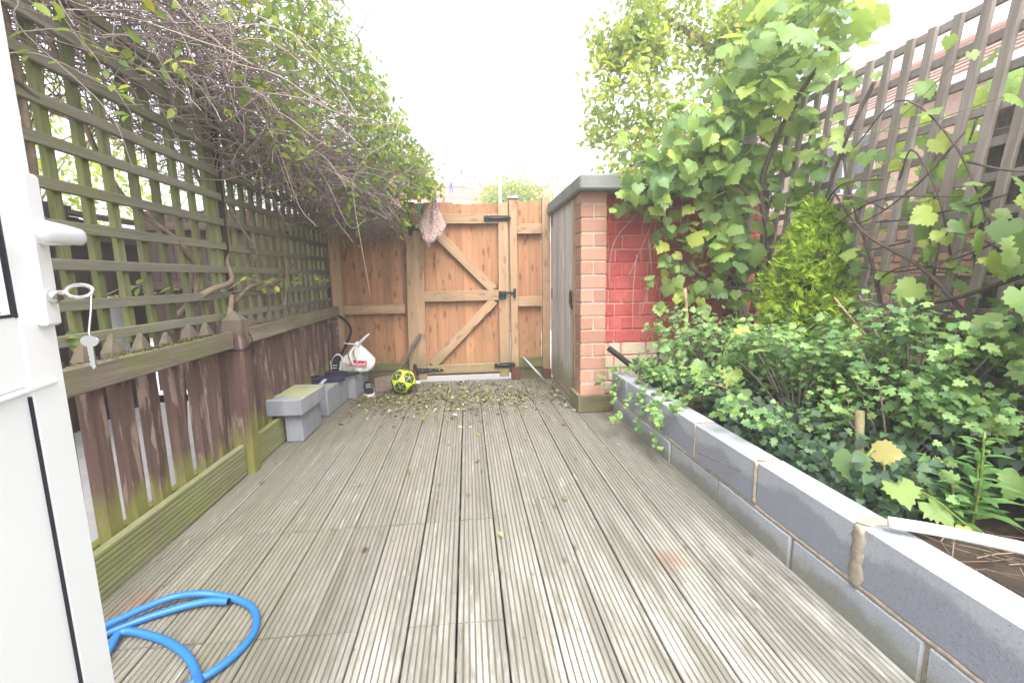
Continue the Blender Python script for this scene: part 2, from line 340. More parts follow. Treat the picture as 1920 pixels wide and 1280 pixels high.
def cbox(lx, ly, lz, ch=.003):
    h = (lx/2, ly/2, lz/2); ch = min(ch, min(h)*.6); V = []; idx = {}
    for sx in (-1, 1):
        for sy in (-1, 1):
            for sz in (-1, 1):
                for a in range(3):
                    s = (sx, sy, sz); idx[(s, a)] = len(V)
                    V.append([s[i]*(h[i] if i == a else h[i]-ch) for i in range(3)])
    Fc = []
    def S(a, va, b, vb, c, vc):
        s = [0, 0, 0]; s[a] = va; s[b] = vb; s[c] = vc; return tuple(s)
    for a in range(3):
        b, c = (a+1) % 3, (a+2) % 3
        for v in (-1, 1):
            q = [idx[(S(a, v, b, x, c, y), a)] for x, y in ((-1, -1), (1, -1), (1, 1), (-1, 1))]
            Fc.append(q if v > 0 else q[::-1])
        for vb in (-1, 1):
            for vc in (-1, 1):
                q = [idx[(S(a, -1, b, vb, c, vc), b)], idx[(S(a, 1, b, vb, c, vc), b)], idx[(S(a, 1, b, vb, c, vc), c)], idx[(S(a, -1, b, vb, c, vc), c)]]
                Fc.append(q if vb*vc > 0 else q[::-1])
    for sx in (-1, 1):
        for sy in (-1, 1):
            for sz in (-1, 1):
                s = (sx, sy, sz); q = [idx[(s, 0)], idx[(s, 1)], idx[(s, 2)]]
                Fc.append(q if sx*sy*sz > 0 else q[::-1])
    return V, Fc
BOXC = {}
def boxmesh(name, lx, ly, lz, mat, ch=.003):
    key = (name, round(lx, 4), round(ly, 4), round(lz, 4), mat, ch)
    if key not in BOXC: BOXC[key] = mk(name, *cbox(lx, ly, lz, ch), mat)
    return BOXC[key]
def box(name, c, size, mat, parent=None, ch=.003, rot=None):
    m = T(*c)
    if rot: m = m @ Matrix.Rotation(rot[2], 4, 'Z') @ Matrix.Rotation(rot[1], 4, 'Y') @ Matrix.Rotation(rot[0], 4, 'X')
    return ob(name, boxmesh(name, *size, mat, ch), parent, m)
def plank(name, p0, p1, wd, th, nrm, mat, parent, ch=.003):
    """board from p0 to p1, wide wd across, thick th along nrm; its own X runs along the grain"""
    a, b = Vector(p0), Vector(p1); X = (b-a).normalized(); N = Vector(nrm); Z = (N-X*N.dot(X)).normalized(); Y = Z.cross(X)
    m = Matrix((X, Y, Z)).transposed().to_4x4(); m.translation = (a+b)/2
    return ob(name, boxmesh(name, (b-a).length, wd, th, mat, ch), parent, m)
def tubes(C, R, sides=3):
    C = np.asarray(C, float); N, P, _ = C.shape; R = np.broadcast_to(np.asarray(R, float), (N, P))
    t = np.gradient(C, axis=1); t /= np.linalg.norm(t, axis=2, keepdims=True)+1e-9
    ref = np.zeros((N, 1, 3)); mt = np.abs(t.mean(1)); ref[np.arange(N), 0, mt.argmin(1)] = 1
    u = np.cross(t, np.broadcast_to(ref, t.shape)); u /= np.linalg.norm(u, axis=2, keepdims=True)+1e-9; v = np.cross(t, u)
    an = np.arange(sides)*2*np.pi/sides
    V = C[:, :, None, :]+R[:, :, None, None]*(np.cos(an)[None, None, :, None]*u[:, :, None, :]+np.sin(an)[None, None, :, None]*v[:, :, None, :])
    base = (np.arange(N)[:, None, None]*P+np.arange(P-1)[None, :, None])*sides; j = np.arange(sides)[None, None, :]; j2 = (j+1) % sides
    F = np.stack([base+j, base+j2, base+sides+j2, base+sides+j], -1).reshape(-1, 4)
    return V.reshape(-1, 3), F
def spline(pts, n):
    pts = np.asarray(pts, float); k = len(pts)
    if k == 2: return pts[0]+(pts[1]-pts[0])*np.linspace(0, 1, n)[:, None]
    e = np.vstack([2*pts[0]-pts[1], pts, 2*pts[-1]-pts[-2]]); out = []
    for u in np.linspace(0, k-1-1e-9, n):
        i = int(u); f = u-i; a, b, c, d = e[i:i+4]
        out.append(.5*((2*b)+(-a+c)*f+(2*a-5*b+4*c-d)*f*f+(-a+3*b-3*c+d)*f**3))
    return np.array(out)
def tube(name, pts, r, mat, parent=None, n=24, sides=8, cap=True, base=None):
    c = spline(pts, n); R = np.interp(np.linspace(0, 1, n), np.linspace(0, 1, len(np.atleast_1d(r))), np.atleast_1d(r))
    o0 = c[0] if base is None else np.asarray(base)
    V, F = tubes((c-o0)[None], R[None], sides); f = [tuple(x) for x in F]
    if cap: f += [tuple(range(sides))[::-1], tuple(range(len(V)-sides, len(V)))]
    return ob(name, mk(name, V, f, mat, smooth=True), parent, T(*o0))
def lathe(prof, seg=24):
    V = []; F = []
    for r, z in prof:
        for k in range(seg):
            a = 2*math.pi*k/seg; V.append((r*math.cos(a), r*math.sin(a), z))
    for i in range(len(prof)-1):
        for k in range(seg):
            k2 = (k+1) % seg; F.append((i*seg+k, i*seg+k2, (i+1)*seg+k2, (i+1)*seg+k))
    F.append(tuple(range(seg))[::-1]); F.append(tuple(range((len(prof)-1)*seg, len(prof)*seg)))
    return V, F
# ------------------------------------------------------------ leaves
def fan(outline, c, droop=.25, fold=.1):
    o = np.array([(x, y, fold*abs(x)-droop*(x*x+(y-.3)**2)) for x, y in outline]); n = len(o)
    V = np.vstack([[c[0], c[1], 0], o]); F = [(0, 1+i, 1+(i+1) % n) for i in range(n)]
    return V, np.array(F)
def mirror(half): return half+[(-x, y) for x, y in reversed(half) if abs(x) > 1e-6]
LEAF = {}
LEAF['simple'] = (np.array([(0, 0, 0), (0, .5, -.03), (0, 1, -.14), (.24, .3, .05), (.22, .65, .0), (-.24, .3, .05), (-.22, .65, .0)]),
                  np.array([(0, 3, 1), (3, 4, 1), (4, 2, 1), (0, 1, 5), (5, 1, 6), (6, 1, 2)]))
LEAF['lance'] = (np.array([(0, 0, 0), (0, .5, -.04), (0, 1, -.25), (.17, .3, .03), (.14, .65, -.04), (-.17, .3, .03), (-.14, .65, -.04)]), LEAF['simple'][1])
LEAF['grape'] = fan(mirror([(0, .02), (.10, -.14), (.26, -.17), (.33, -.06), (.45, .02), (.44, .15), (.56, .27), (.47, .35), (.50, .47), (.38, .48), (.36, .60), (.25, .60), (.22, .74), (.12, .77), (0, .92)]), (0, .3), .30, .12)
LEAF['goose'] = fan(mirror([(0, .05), (.16, -.05), (.36, .06), (.46, .26), (.34, .34), (.44, .52), (.30, .62), (.20, .58), (.20, .80), (0, .95)]), (0, .35), .25, .15)
for q_, (dr_, fo_) in enumerate(((.05, .30), (.55, .05), (.30, -.20))): LEAF['grape%d' % q_] = fan(mirror([(0, .02), (.12, -.12), (.24, -.16), (.36, -.05), (.43, .04), (.41, .17), (.58, .30), (.45, .34), (.46, .46), (.36, .46), (.39, .62), (.24, .58), (.2, .76), (.1, .78), (0, .95)]), (0, .3), dr_, fo_)
for q_, (dr_, fo_) in enumerate(((.05, .35), (.5, .0), (.2, -.2))): LEAF['goose%d' % q_] = fan(mirror([(0, .10), (.14, -.06), (.34, -.02), (.40, .12), (.50, .26), (.30, .34), (.28, .44), (.42, .58), (.36, .70), (.18, .66), (.14, .86), (0, .98)]), (0, .38), dr_, fo_)
LEAF['ivy'] = fan(mirror([(0, .02), (.20, -.12), (.44, .02), (.40, .26), (.34, .44), (.2, .66), (0, .95)]), (0, .3), .2, .12)
def unit(a): return a/(np.linalg.norm(a, axis=-1, keepdims=True)+1e-9)
def frames(nrm, tip):
    Z = unit(np.asarray(nrm, float)); t = np.asarray(tip, float); Y = unit(t-(t*Z).sum(-1, keepdims=True)*Z); X = np.cross(Y, Z)
    return np.stack([X, Y, Z], -1)
def joined(tpl, P, R, S, rnd):
    V0, F0 = tpl; N = len(P)
    V = np.einsum('nij,vj->nvi', R, V0)*S[:, None, None]+P[:, None, :]
    F = (F0[None]+np.arange(N)[:, None, None]*len(V0)).reshape(-1, F0.shape[1])
    return V.reshape(-1, 3), F, np.repeat(rnd, len(V0))
SHARED = {}
def place_leaves(parent, kind, mat, P, R, S, cap=300, minpx=9.0, name='leaf', stuff='small_leaves'):
    """the leaves that show largest become parts of their own, the rest one part"""
    P = np.asarray(P, float); d = np.linalg.norm(P-CAM, axis=1); px = S*FPX/d; order = np.argsort(-px)
    front = unit(P-CAM) @ np.array([.098, .985, -.145]) > .3
    big = [i for i in order if px[i] >= minpx and front[i]][:cap]; bs = set(big)
    kinds = [kind]+[kind+str(q) for q in range(3) if kind+str(q) in LEAF]
    for kk in kinds:
        if (kk, mat) not in SHARED: SHARED[(kk, mat)] = mk(name, LEAF[kk][0], LEAF[kk][1], mat, smooth=True)
    for i in big:
        m = Matrix(R[i]*S[i]).to_4x4(); m.translation = Vector(P[i]); ob(name, SHARED[(kinds[i % len(kinds)], mat)], parent, m)
    rest = np.array([i for i in range(len(P)) if i not in bs], int)
    if len(rest):
        o0 = np.array(WM[parent.name].translation) if parent is not None else np.zeros(3)
        parts = [joined(LEAF[kk], P[ix]-o0, R[ix], S[ix], rng.random(len(ix))) for kk, ix in ((kk, rest[j::len(kinds)]) for j, kk in enumerate(kinds)) if len(ix)]
        off = np.cumsum([0]+[len(a[0]) for a in parts]); V = np.vstack([a[0] for a in parts]); F = np.vstack([a[1]+o_ for a, o_ in zip(parts, off)]); r = np.concatenate([a[2] for a in parts])
        tag(ob(stuff, mknp(stuff, V, F, mat, r, True), parent, T(*o0)), kind='stuff')
def rvec(n): return unit(rng.normal(size=(n, 3)))
# ------------------------------------------------------------ ground and paving
def sheet(name, x0, x1, y0, y1, z, mat, kind='structure', nx=1, ny=1, amp=0.0):
    xs = np.linspace(x0, x1, nx+1); ys = np.linspace(y0, y1, ny+1); X, Y = np.meshgrid(xs, ys)
    Z = z+amp*(rng.random(X.shape)-.5); V = np.stack([X, Y, Z], -1).reshape(-1, 3)
    i = (np.arange(ny)[:, None]*(nx+1)+np.arange(nx)[None]).ravel(); F = np.stack([i, i+1, i+nx+2, i+nx+1], -1)
    return tag(ob(name, mknp(name, V, F, mat, smooth=nx > 1)), kind=kind)
sheet('ground', -300, 300, -300, 300, -.25, 'ground')
sheet('alley_path', -9, 12, 4.425, 8.5, -.03, 'alley')
sheet('gravel_yard', -3.3, -1.27, -.6, 4.42, -.10, 'gravel', nx=40, ny=80, amp=.02)
sheet('planting_bed', 1.205, 2.55, -.4, 3.26, .2, 'soil', nx=50, ny=110, amp=.035)
# ------------------------------------------------------------ deck
deck = thing('deck', (0, 0, 0), kind='structure')
def boardmesh(L, wd=.141):
    n = 8; pitch = wd/n; h = .004; t = .027; pr = []; gm = []
    for k in range(n):
        x0 = -wd/2+k*pitch; a = x0+(.003 if k else .0025); b = x0+pitch-(.003 if k < n-1 else .0025)
        if k: pr += [(x0-.0016, -h), (x0+.0016, -h)]
        else: pr.append((x0, -.004))
        pr += [(a, -.0006), ((a+b)/2, 0), (b, -.0006)]
    pr.append((wd/2, -.004)); pr += [(wd/2, -t), (-wd/2, -t)]
    m = len(pr); V = [(-L/2, y, z) for y, z in pr]+[(L/2, y, z) for y, z in pr]
    F = []; mi = []
    for i in range(m):
        j = (i+1) % m; F.append((i, j, m+j, m+i)); mi.append(1 if (pr[i][1] == -h and pr[j][1] == -h and i < m-3) else 0)
    F += [tuple(range(m))[::-1], tuple(range(m, 2*m))]; mi += [0, 0]
    return mk('board', V, [f[::-1] for f in F], ['deck', 'groove'], mi)
BM = {}
def deckboard(xc, y0, y1, wd):
    key = (round(y1-y0, 3), wd)
    if key not in BM: BM[key] = boardmesh(y1-y0, wd)
    m = T(xc+rng.normal()*.0006, (y0+y1)/2, rng.normal()*.0012) @ Matrix.Rotation(rad(90), 4, 'Z') @ Matrix.Rotation(rng.normal()*.006, 4, 'X')
    ob('board', BM[key], deck, m)
for k in range(-8, 8):
    xa, xb = -.063+.1455*k, -.063+.1455*(k+1); xc = (xa+xb)/2; wd = .1385 if k in (-1, 0, 3, 5) else .1415
    if k <= 0:
        j1 = 1.208+.0045*abs(k)*(.6)+rng.normal()*.001; j2 = 1.784+rng.normal()*.001
        for a, b in ((-.6, j1-.0022), (j1+.0022, j2-.0022), (j2+.0022, 4.42)): deckboard(xc, a, b, wd)
    elif k in (2, 5): 
        for a, b in ((-.6, .42), (.4245, 4.42)): deckboard(xc, a, b, wd)
    else: deckboard(xc, -.6, 4.42, wd)
for y in np.arange(-.5, 4.5, .4): box('joist', (-.05, y, -.095), (2.3, .045, .13), 'gravelboard', deck)
# ------------------------------------------------------------ left picket fence
FX = -1.25
pf = thing('picket_fence', (FX, 2.4, 0), 'low brown picket fence with pointed tips and mossy rail along the left of the deck', 'fence')
def picketmesh(wd=.058, th=.042, L=.90, tip=.065):
    a, b = wd/2, th/2; z1 = L-tip; V = [(-a, -b, 0), (a, -b, 0), (a, b, 0), (-a, b, 0), (-a, -b, z1), (a, -b, z1), (a, b, z1), (-a, b, z1), (0, -b*.35, L), (0, b*.35, L)]
    F = [(3, 2, 1, 0), (0, 1, 5, 4), (1, 2, 6, 5), (2, 3, 7, 6), (3, 0, 4, 7), (4, 5, 8), (5, 6, 9, 8), (6, 7, 9), (7, 4, 8, 9)]
    P = [(z, x, y) for x, y, z in V]     # grain axis X
    return mk('picket', P, F, 'brownfence')
pm = picketmesh()
def upright(mesh, name, x, y, z, parent, lean=0.0, yaw=0.0):
    # mesh X axis -> up, mesh Y -> world Y, mesh Z -> world X
    m = Matrix(((0, 0, 1), (0, 1, 0), (1, 0, 0))).to_4x4()
    m2 = T(x, y, z) @ Matrix.Rotation(yaw, 4, 'Z') @ Matrix.Rotation(lean, 4, 'X') @ m
    return ob(name, mesh, parent, m2)
ys = [1.58-.14*k for k in range(0, 8)]+[1.705, 1.845, 1.995, 2.15, 2.29]
for y in ys: upright(pm, 'picket', FX-.021+rng.normal()*.002, y, -.06+rng.normal()*.006, pf, rng.normal()*.008, rng.normal()*.04)
y = 2.60
while y < 4.2: upright(pm, 'picket', FX-.021+rng.normal()*.002, y, -.06+rng.normal()*.006, pf, rng.normal()*.008, rng.normal()*.05); y += .132
plank('rail', (FX+.021, .35, .733), (FX+.021, 2.40, .731), .088, .042, (1, 0, 0), 'rail', pf, .005)
plank('rail', (FX+.021, 2.49, .733), (FX+.021, 4.33, .738), .088, .042, (1, 0, 0), 'rail', pf, .005)
plank('rail', (FX-.062, .35, .10), (FX-.062, 4.33, .10), .08, .036, (1, 0, 0), 'brownfence', pf)
# thick post with four-way tip, a wide board beside it, wire lashing
def postmesh(a, b, L, tip, mat, name='post'):
    V = [(0, -a, -b), (0, a, -b), (0, a, b), (0, -a, b), (L-tip, -a, -b), (L-tip, a, -b), (L-tip, a, b), (L-tip, -a, b), (L, 0, 0)]
    F = [(0, 1, 2, 3)[::-1], (0, 1, 5, 4)[::-1], (1, 2, 6, 5)[::-1], (2, 3, 7, 6)[::-1], (3, 0, 4, 7)[::-1], (4, 5, 8)[::-1], (5, 6, 8)[::-1], (6, 7, 8)[::-1], (7, 4, 8)[::-1]]
    return mk(name, V, F, mat)
upright(postmesh(.037, .048, .90, .05, 'brownfence'), 'post', -1.222, 2.442, -.02, pf, -.02)
plank('wide_board', (-1.268, 2.345, .02), (-1.268, 2.36, .69), .075, .022, (1, 0, 0), 'brownfence', pf)
wl = [(-1.272, 2.40, .675), (-1.172, 2.402, .672), (-1.170, 2.482, .678), (-1.274, 2.484, .68), (-1.274, 2.40, .684), (-1.171, 2.401, .68), (-1.169, 2.484, .69), (-1.165, 2.50, .72), (-1.175, 2.49, .76)]
tube('wire_lashing', wl, .0028, 'blackrubber', pf, 40, 5)
tube('corner_batten', [(-1.243, 4.28, .0), (-1.243, 4.28, .68)], .028, 'brownfence', pf, 3, 4)
n = 900
P = np.stack([FX+.021+(rng.random(n)-.5)*.036, np.concatenate([1.2+1.17*rng.beta(3, 1.6, 650), 2.52+.5*rng.random(250)]), .778+rng.random(n)*.004], -1)
V, F, r = joined(LEAF['simple'], P-np.array([FX, 2.4, 0]), frames(rvec(n)*.5+[0, 0, .7], rvec(n)), .006+.009*rng.random(n), rng.random(n))
tag(ob('moss', mknp('moss', V, F, 'moss', r), pf, T(FX, 2.4, 0)), kind='stuff')
# grooved skirting boards at the foot of the fence
def skirt(y0, y1, x0, x1, label):
    me = boardmesh((Vector((x1, y1))-Vector((x0, y0))).length, .165); me.materials[0] = M['skirt']; me.materials[1] = M['gravelboard']
    d = Vector((x1-x0, y1-y0, 0)).normalized(); Nn = Vector((d.y, -d.x, 0)); X = d; Z = Nn; Y = Z.cross(X)
    m = Matrix((X, Y, Z)).transposed().to_4x4(); m.translation = Vector(((x0+x1)/2, (y0+y1)/2, .087))
    tag(ob('skirting_board', me, None, m), label, 'skirting board', 'grooved boards on edge along the picket fence')
skirt(.4, 2.385, -1.222, -1.205, 'long green grooved board on edge at the fence foot, in front of the thick post')
skirt(2.50, 4.33, -1.203, -1.198, 'green grooved board on edge at the fence foot, beyond the thick post behind the blocks')
# ------------------------------------------------------------ left trellis
TX = -1.305; LZ = [.845, .962, 1.095, 1.216, 1.345, 1.478, 1.603, 1.728, 1.853, 1.975]
def trellis(name, y0, y1, verts, label):
    t = thing(name, (TX, (y0+y1)/2, .84), label, 'trellis', 'mossy trellis panels above the picket fence')
    for z in LZ: plank('horizontal_slat', (TX, y0, z+rng.normal()*.002), (TX, y1, z+rng.normal()*.003), .037, .019, (1, 0, 0), 'trellis', t, .002)
    for y in verts: plank('vertical_slat', (TX-.022, y+rng.normal()*.003, .80), (TX-.022, y+rng.normal()*.005, 2.0), .034, .022, (1, 0, 0), 'trellisgreen', t, .002)
    return t
trellis('lattice_trellis', .78, 2.605, [1.638-.125*k for k in range(0, 7)]+[1.764, 1.88, 2.012, 2.137, 2.266, 2.39, 2.516, 2.588], 'weathered green trellis panel nearest the white door')
trellis('lattice_trellis', 2.66, 4.40, [2.68]+[2.77+.122*k for k in range(14)], 'weathered trellis panel at the far end, half buried under twigs')
tp = tag(ob('trellis_post', boxmesh('trellis_post', 2.25, .05, .05, 'darkfence'), None, T(TX-.03, 2.635, .93) @ Matrix.Rotation(rad(-90), 4, 'Y')), 'slim dark post between the two mossy trellis panels', 'post')
# neighbour's dark fence seen through the trellis
nf = thing('board_fence', (-3.05, 3.5, -.1), 'dark brown board fence across the neighbouring yard, seen through the trellis', 'fence')
yy = 1.2
while yy < 4.55:
    plank('fence_board', (-3.05+.01*rng.random(), yy, -.1), (-3.05+.01*rng.random(), yy, 1.52+.015*rng.normal()), .143, .02, (1, 0, 0), 'darkfence', nf); yy += .148
for z in (.35, .86, 1.40): plank('rail', (-3.0, 1.1, z), (-3.0, 4.56, z), .07, .04, (1, 0, 0), 'darkfence', nf)
plank('capping', (-3.03, 1.1, 1.575), (-3.03, 4.56, 1.575), .10, .035, (0, 0, 1), 'darkfence', nf)
rf2 = thing('yard_end_fence', (-2.2, 4.62, -.1), 'dark brown board fence closing the end of the neighbouring yard, behind the far trellis', 'fence')
xx = -3.0
while xx < -1.36: plank('fence_board', (xx, 4.62+.01*rng.random(), -.1), (xx, 4.62+.01*rng.random(), 1.70+.015*rng.normal()), .143, .02, (0, -1, 0), 'darkfence', rf2); xx += .148
for z in (.4, 1.0, 1.55): plank('rail', (-3.02, 4.58, z), (-1.33, 4.58, z), .07, .04, (0, -1, 0), 'darkfence', rf2)
sh = thing('lean_to_roof', (-2.75, 2.9, 1.55), 'low dark felted roof edge behind the trellis beside the door handle', 'roof')
box('fascia', (-2.62, 2.55, 1.50), (.03, 1.5, .09), 'darkfence', sh); box('felt_sheet', (-2.86, 2.55, 1.585), (.52, 1.56, .03), 'felt', sh, rot=(0, rad(12), 0))
for yq in (1.85, 3.25): box('prop', (-2.66, yq, .70), (.05, .05, 1.58), 'darkfence', sh)
# white cloth hanging on the far side of the pickets
wv = []
for i in range(9):
    u = i/8; wdt = .012+.11*u
    for j in range(7):
        q = j/6-.5; wv.append((-.03*math.sin(j*2.1+u), q*wdt, -.33*u+.02*math.cos(j*1.7)*u))
wf = [(i*7+j, i*7+j+1, (i+1)*7+j+1, (i+1)*7+j) for i in range(8) for j in range(6)]
tag(ob('cloth', mk('cloth', wv, wf, 'whitecloth', smooth=True), None, T(-1.42, 1.93, .98)), 'white cloth scrap hanging to a point behind the pointed picket tips', 'cloth')
# ------------------------------------------------------------ rear fence left of the gate
GY = 4.40
def boards(parent, x0, x1, z0, z1, y, pitch, mat, jitter=.004, name='board', slope=0.0):
    n = max(1, round((x1-x0)/pitch)); p = (x1-x0)/n
    for i in range(n):
        xc = x0+(i+.5)*p; h = z1+rng.normal()*jitter+slope*(xc-x0)
        m = plank(name, (xc, y+(.004 if i % 2 else 0), z0), (xc, y+(.004 if i % 2 else 0), h), p+.006, .014, (0, -1, .0), mat, parent, .002)
        m.rotation_euler.rotate_axis('X', rad(rng.choice([-2.5, 2.5])))
lf = thing('side_fence_panel', (-.95, GY, 0), 'orange boarded fence panel left of the gate, stained under the overhanging twigs', 'fence')
boards(lf, -1.30, -.535, .10, 1.70, GY+.056, .10, 'orange')
plank('edge_post', (-1.228, GY-.01, .0), (-1.220, GY-.01, 1.72), .088, .06, (0, -1, 0), 'framing', lf)
for z, h in ((.738, .088), (.165, .07), (1.50, .09)): plank('rail', (-1.18, GY+.005, z), (-.606, GY+.005, z), h, .045, (0, -1, 0), 'framing' if z > .2 else 'gravelboard', lf)
gb = boardmesh(.60, .13); gb.materials[0] = M['gravelboard']; gb.materials[1] = M['darkfence']
ob('gravel_board', gb, lf, T(-.91, GY-.005, .066) @ Matrix.Rotation(rad(90), 4, 'X'))
# gate posts
for xb, xt, wd, zt, lab, cap in ((-.555, -.515, .085, 1.74, 'tall wooden gate post on the hinge side, the yellow ball at its foot', False), (.463, .462, .072, 1.765, 'capped wooden gate post on the latch side of the gate', True)):
    g = thing('gate_post', (xb, GY, 0), lab, 'post', 'posts either side of the gate')
    plank('post_shaft', (xb, GY+.005, .02), (xt, GY+.005, zt), wd, .075, (0, -1, 0), 'framing', g, .004)
    if cap: box('post_cap', (xt, GY+.005, zt+.014), (wd+.03, .10, .025), 'silver', g, .006)
    box('metal_shoe', (xb+.002, GY-.003, .065), (wd+.012, .09, .13), 'rust', g, .002)
# gate
gt = thing('gate', (-.05, GY, .05), 'closed orange ledged and braced wooden gate with a K-shaped brace', 'gate')
boards(gt, -.475, .335, .055, 1.735, GY+.03, .088, 'orange')
def lx(x, z): return x-.028*(1.0-z)*(.5 if x < 0 else .3)
plank('hinge_stile', (lx(-.455, .05), GY-.004, .03), (lx(-.455, 1.55), GY-.004, 1.55), .088, .045, (0, -1, 0), 'framing', gt)
plank('latch_stile', (lx(.36, 0), GY-.004, .03), (lx(.36, 1.73), GY-.004, 1.735), .095, .045, (0, -1, 0), 'framing', gt)
box('narrow_board', (.412, GY+.02, .9), (.022, .02, 1.68), 'framing', gt)
for x0, x1, z, h in ((-.495, .312, 1.585, .092), (-.42, .312, .852, .102), (-.42, .312, .127, .088)): plank('ledge', (x0, GY-.006, z), (x1, GY-.006, z), h, .04, (0, -1, 0), 'framing', gt)
plank('brace', (-.355, GY-.005, 1.535), (.262, GY-.005, .905), .088, .038, (0, -1, 0), 'framing', gt)
plank('brace', (-.365, GY-.005, .172), (.262, GY-.005, .80), .088, .038, (0, -1, 0), 'framing', gt)
for z, x0, x1 in ((1.585, .185, .435), (.15, .255, .455)):
    bb = box('bolt', ((x0+x1)/2, GY-.032, z), (x1-x0, .008, .052), 'iron', gt, .002)
    WM[bb.name] = T((x0+x1)/2, GY-.032, z)
    tube('bolt_rod', [(x0-.005, GY-.047, z), (x1+.005, GY-.047, z)], .009, 'iron', bb, 3, 8)
    tube('bolt_knob', [(x0+.04, GY-.047, z), (x0+.04, GY-.064, z+.03)], .006, 'steel', bb, 3, 6)
    for xx in (x0+.02, x1-.02): box('keeper', (xx, GY-.043, z), (.03, .022, .036), 'iron', bb, .003)
lt = box('ring_latch', (.345, GY-.031, .855), (.075, .01, .075), 'iron', gt, .004); WM[lt.name] = T(.345, GY-.031, .855)
th = np.linspace(0, 2*np.pi, 17); tube('ring', [(.345+.034*math.sin(a), GY-.05, .84+.034*math.cos(a)) for a in th], .0055, 'iron', lt, 40, 6, False)
plank('latch_bar', (.33, GY-.044, .878), (.478, GY-.044, .870), .022, .009, (0, -1, 0), 'iron', lt); box('catch', (.465, GY-.048, .872), (.022, .03, .085), 'iron', lt)
box('latch_boss', (.345, GY-.042, .855), (.032, .016, .032), 'iron', lt, .005)
for z in (.125, 1.50):
    hm = mk('strap_hinge', [(0, 0, -.028), (0, 0, .028), (.26, 0, .008), (.26, 0, -.008), (0, -.006, -.028), (0, -.006, .028), (.26, -.006, .008), (.26, -.006, -.008)], [(0, 1, 2, 3), (7, 6, 5, 4), (0, 4, 5, 1), (1, 5, 6, 2), (2, 6, 7, 3), (3, 7, 4, 0)], 'iron')
    hx = lx(-.505, z); ho = ob('strap_hinge', hm, gt, T(hx, GY-.031, z)); WM[ho.name] = T(hx, GY-.031, z)
    box('hinge_plate', (hx-.018, GY-.036, z), (.032, .01, .14), 'iron', ho, .002); tube('hinge_pin', [(hx+.002, GY-.045, z-.035), (hx+.002, GY-.045, z+.035)], .009, 'iron', ho, 3, 8)
    for sx in (.05, .13, .22): tube('screw', [(hx+sx, GY-.036, z), (hx+sx, GY-.042, z)], .006, 'steel', ho, 2, 6)
# narrow panel right of the gate
rf = thing('narrow_fence_panel', (.62, GY, 0), 'narrow orange boarded fence panel between gate and shed door', 'fence')
boards(rf, .505, .74, .11, 1.752, GY+.04, .062, 'orange', .003)
for z, h, mt in ((1.488, .096, 'framing'), (.783, .098, 'framing'), (.165, .10, 'gravelboard')): plank('rail', (.50, GY, z), (.745, GY, z), h, .045, (0, -1, 0), mt, rf)
gb2 = boardmesh(.25, .11); gb2.materials[0] = M['gravelboard']; gb2.materials[1] = M['darkfence']
ob('gravel_board', gb2, rf, T(.622, GY-.005, .056) @ Matrix.Rotation(rad(90), 4, 'X'))
plank('end_post', (.782, GY, .0), (.786, GY, 1.785), .078, .07, (0, -1, 0), 'framing', rf); box('metal_shoe', (.78, GY-.008, .05), (.09, .09, .10), 'rust', rf)
# ------------------------------------------------------------ brick shed on the right
sd_ = thing('brick_shed', (1.5, 3.3, 0), 'low brick outhouse with red painted wall, pink brick pier and concrete slab roof', 'shed')
PX0, PX1, PY = .834, 1.028, 3.22; CH = .1017
box('pier_mortar', ((PX0+PX1)/2, PY+.084, .87), (PX1-PX0-.010, .160, 1.50), 'mortar', sd_)
z = .115; i = 0
full = boxmesh('brick', PX1-PX0, .165, CH-.012, 'pinkbrick', .004); half = boxmesh('brick', (PX1-PX0)/2-.006, .165, CH-.012, 'pinkbrick', .004)
while z < 1.62-CH*.4:
    zc = z+CH/2
    if i % 2 == 0: ob('brick', full, sd_, T((PX0+PX1)/2+rng.normal()*.001, PY+.0825+rng.normal()*.001, zc))
    else:
        sp = (PX1-PX0)/4+.003
        for sgn in (-1, 1): ob('brick', half, sd_, T((PX0+PX1)/2+sgn*sp, PY+.0825+rng.normal()*.001, zc))
    z += CH; i += 1
RY = 3.31
box('wall_mortar', (1.665, RY+.062, .80), (1.28, .11, 1.64), 'redmortar', sd_)
bs = boxmesh('brick', .192, .10, CH-.012, 'redbrick', .004); bh = boxmesh('brick', .092, .10, CH-.012, 'redbrick', .004)
cs = boxmesh('brick', .192, .10, CH-.012, 'creambrick', .004); chh = boxmesh('brick', .092, .10, CH-.012, 'creambrick', .004)
z = .0; row = 0
while z < 1.6:
    x = 1.028+(.0 if row % 2 else -.15); k = row % 2; low = z < .49
    if z > .1:
        while x < 2.28:
            L = .204 if k % 2 == 0 else .104
            if x+L > 1.06:
                xa = max(x, 1.031)
                if L-(xa-x) > .05:
                    if xa == x: me = (cs if low else bs) if L > .15 else (chh if low else bh)
                    else: me = boxmesh('brick', L-(xa-x)-.012, .10, CH-.012, 'creambrick' if low else 'redbrick', .004)
                    ob('brick', me, sd_, T((xa+x+L)/2-.006, RY+.05+rng.normal()*.0015, z+CH/2))
            x += L; k += 1
    z += CH; row += 1
box('wall_core', (1.55, 3.95, .80), (1.40, 1.08, 1.60), 'farbrick', sd_, .01)
# concrete roof slab with a slightly broken edge
rl = ob('roof_slab', mk('roof_slab', *(lambda V, Fc: ([(x+rng.normal()*.001, y+rng.normal()*.001, zz) for x, y, zz in V], Fc))(*cbox(1.52, 1.42, .105, .012)), 'slab'), sd_, T(1.56, 3.83, 1.672))
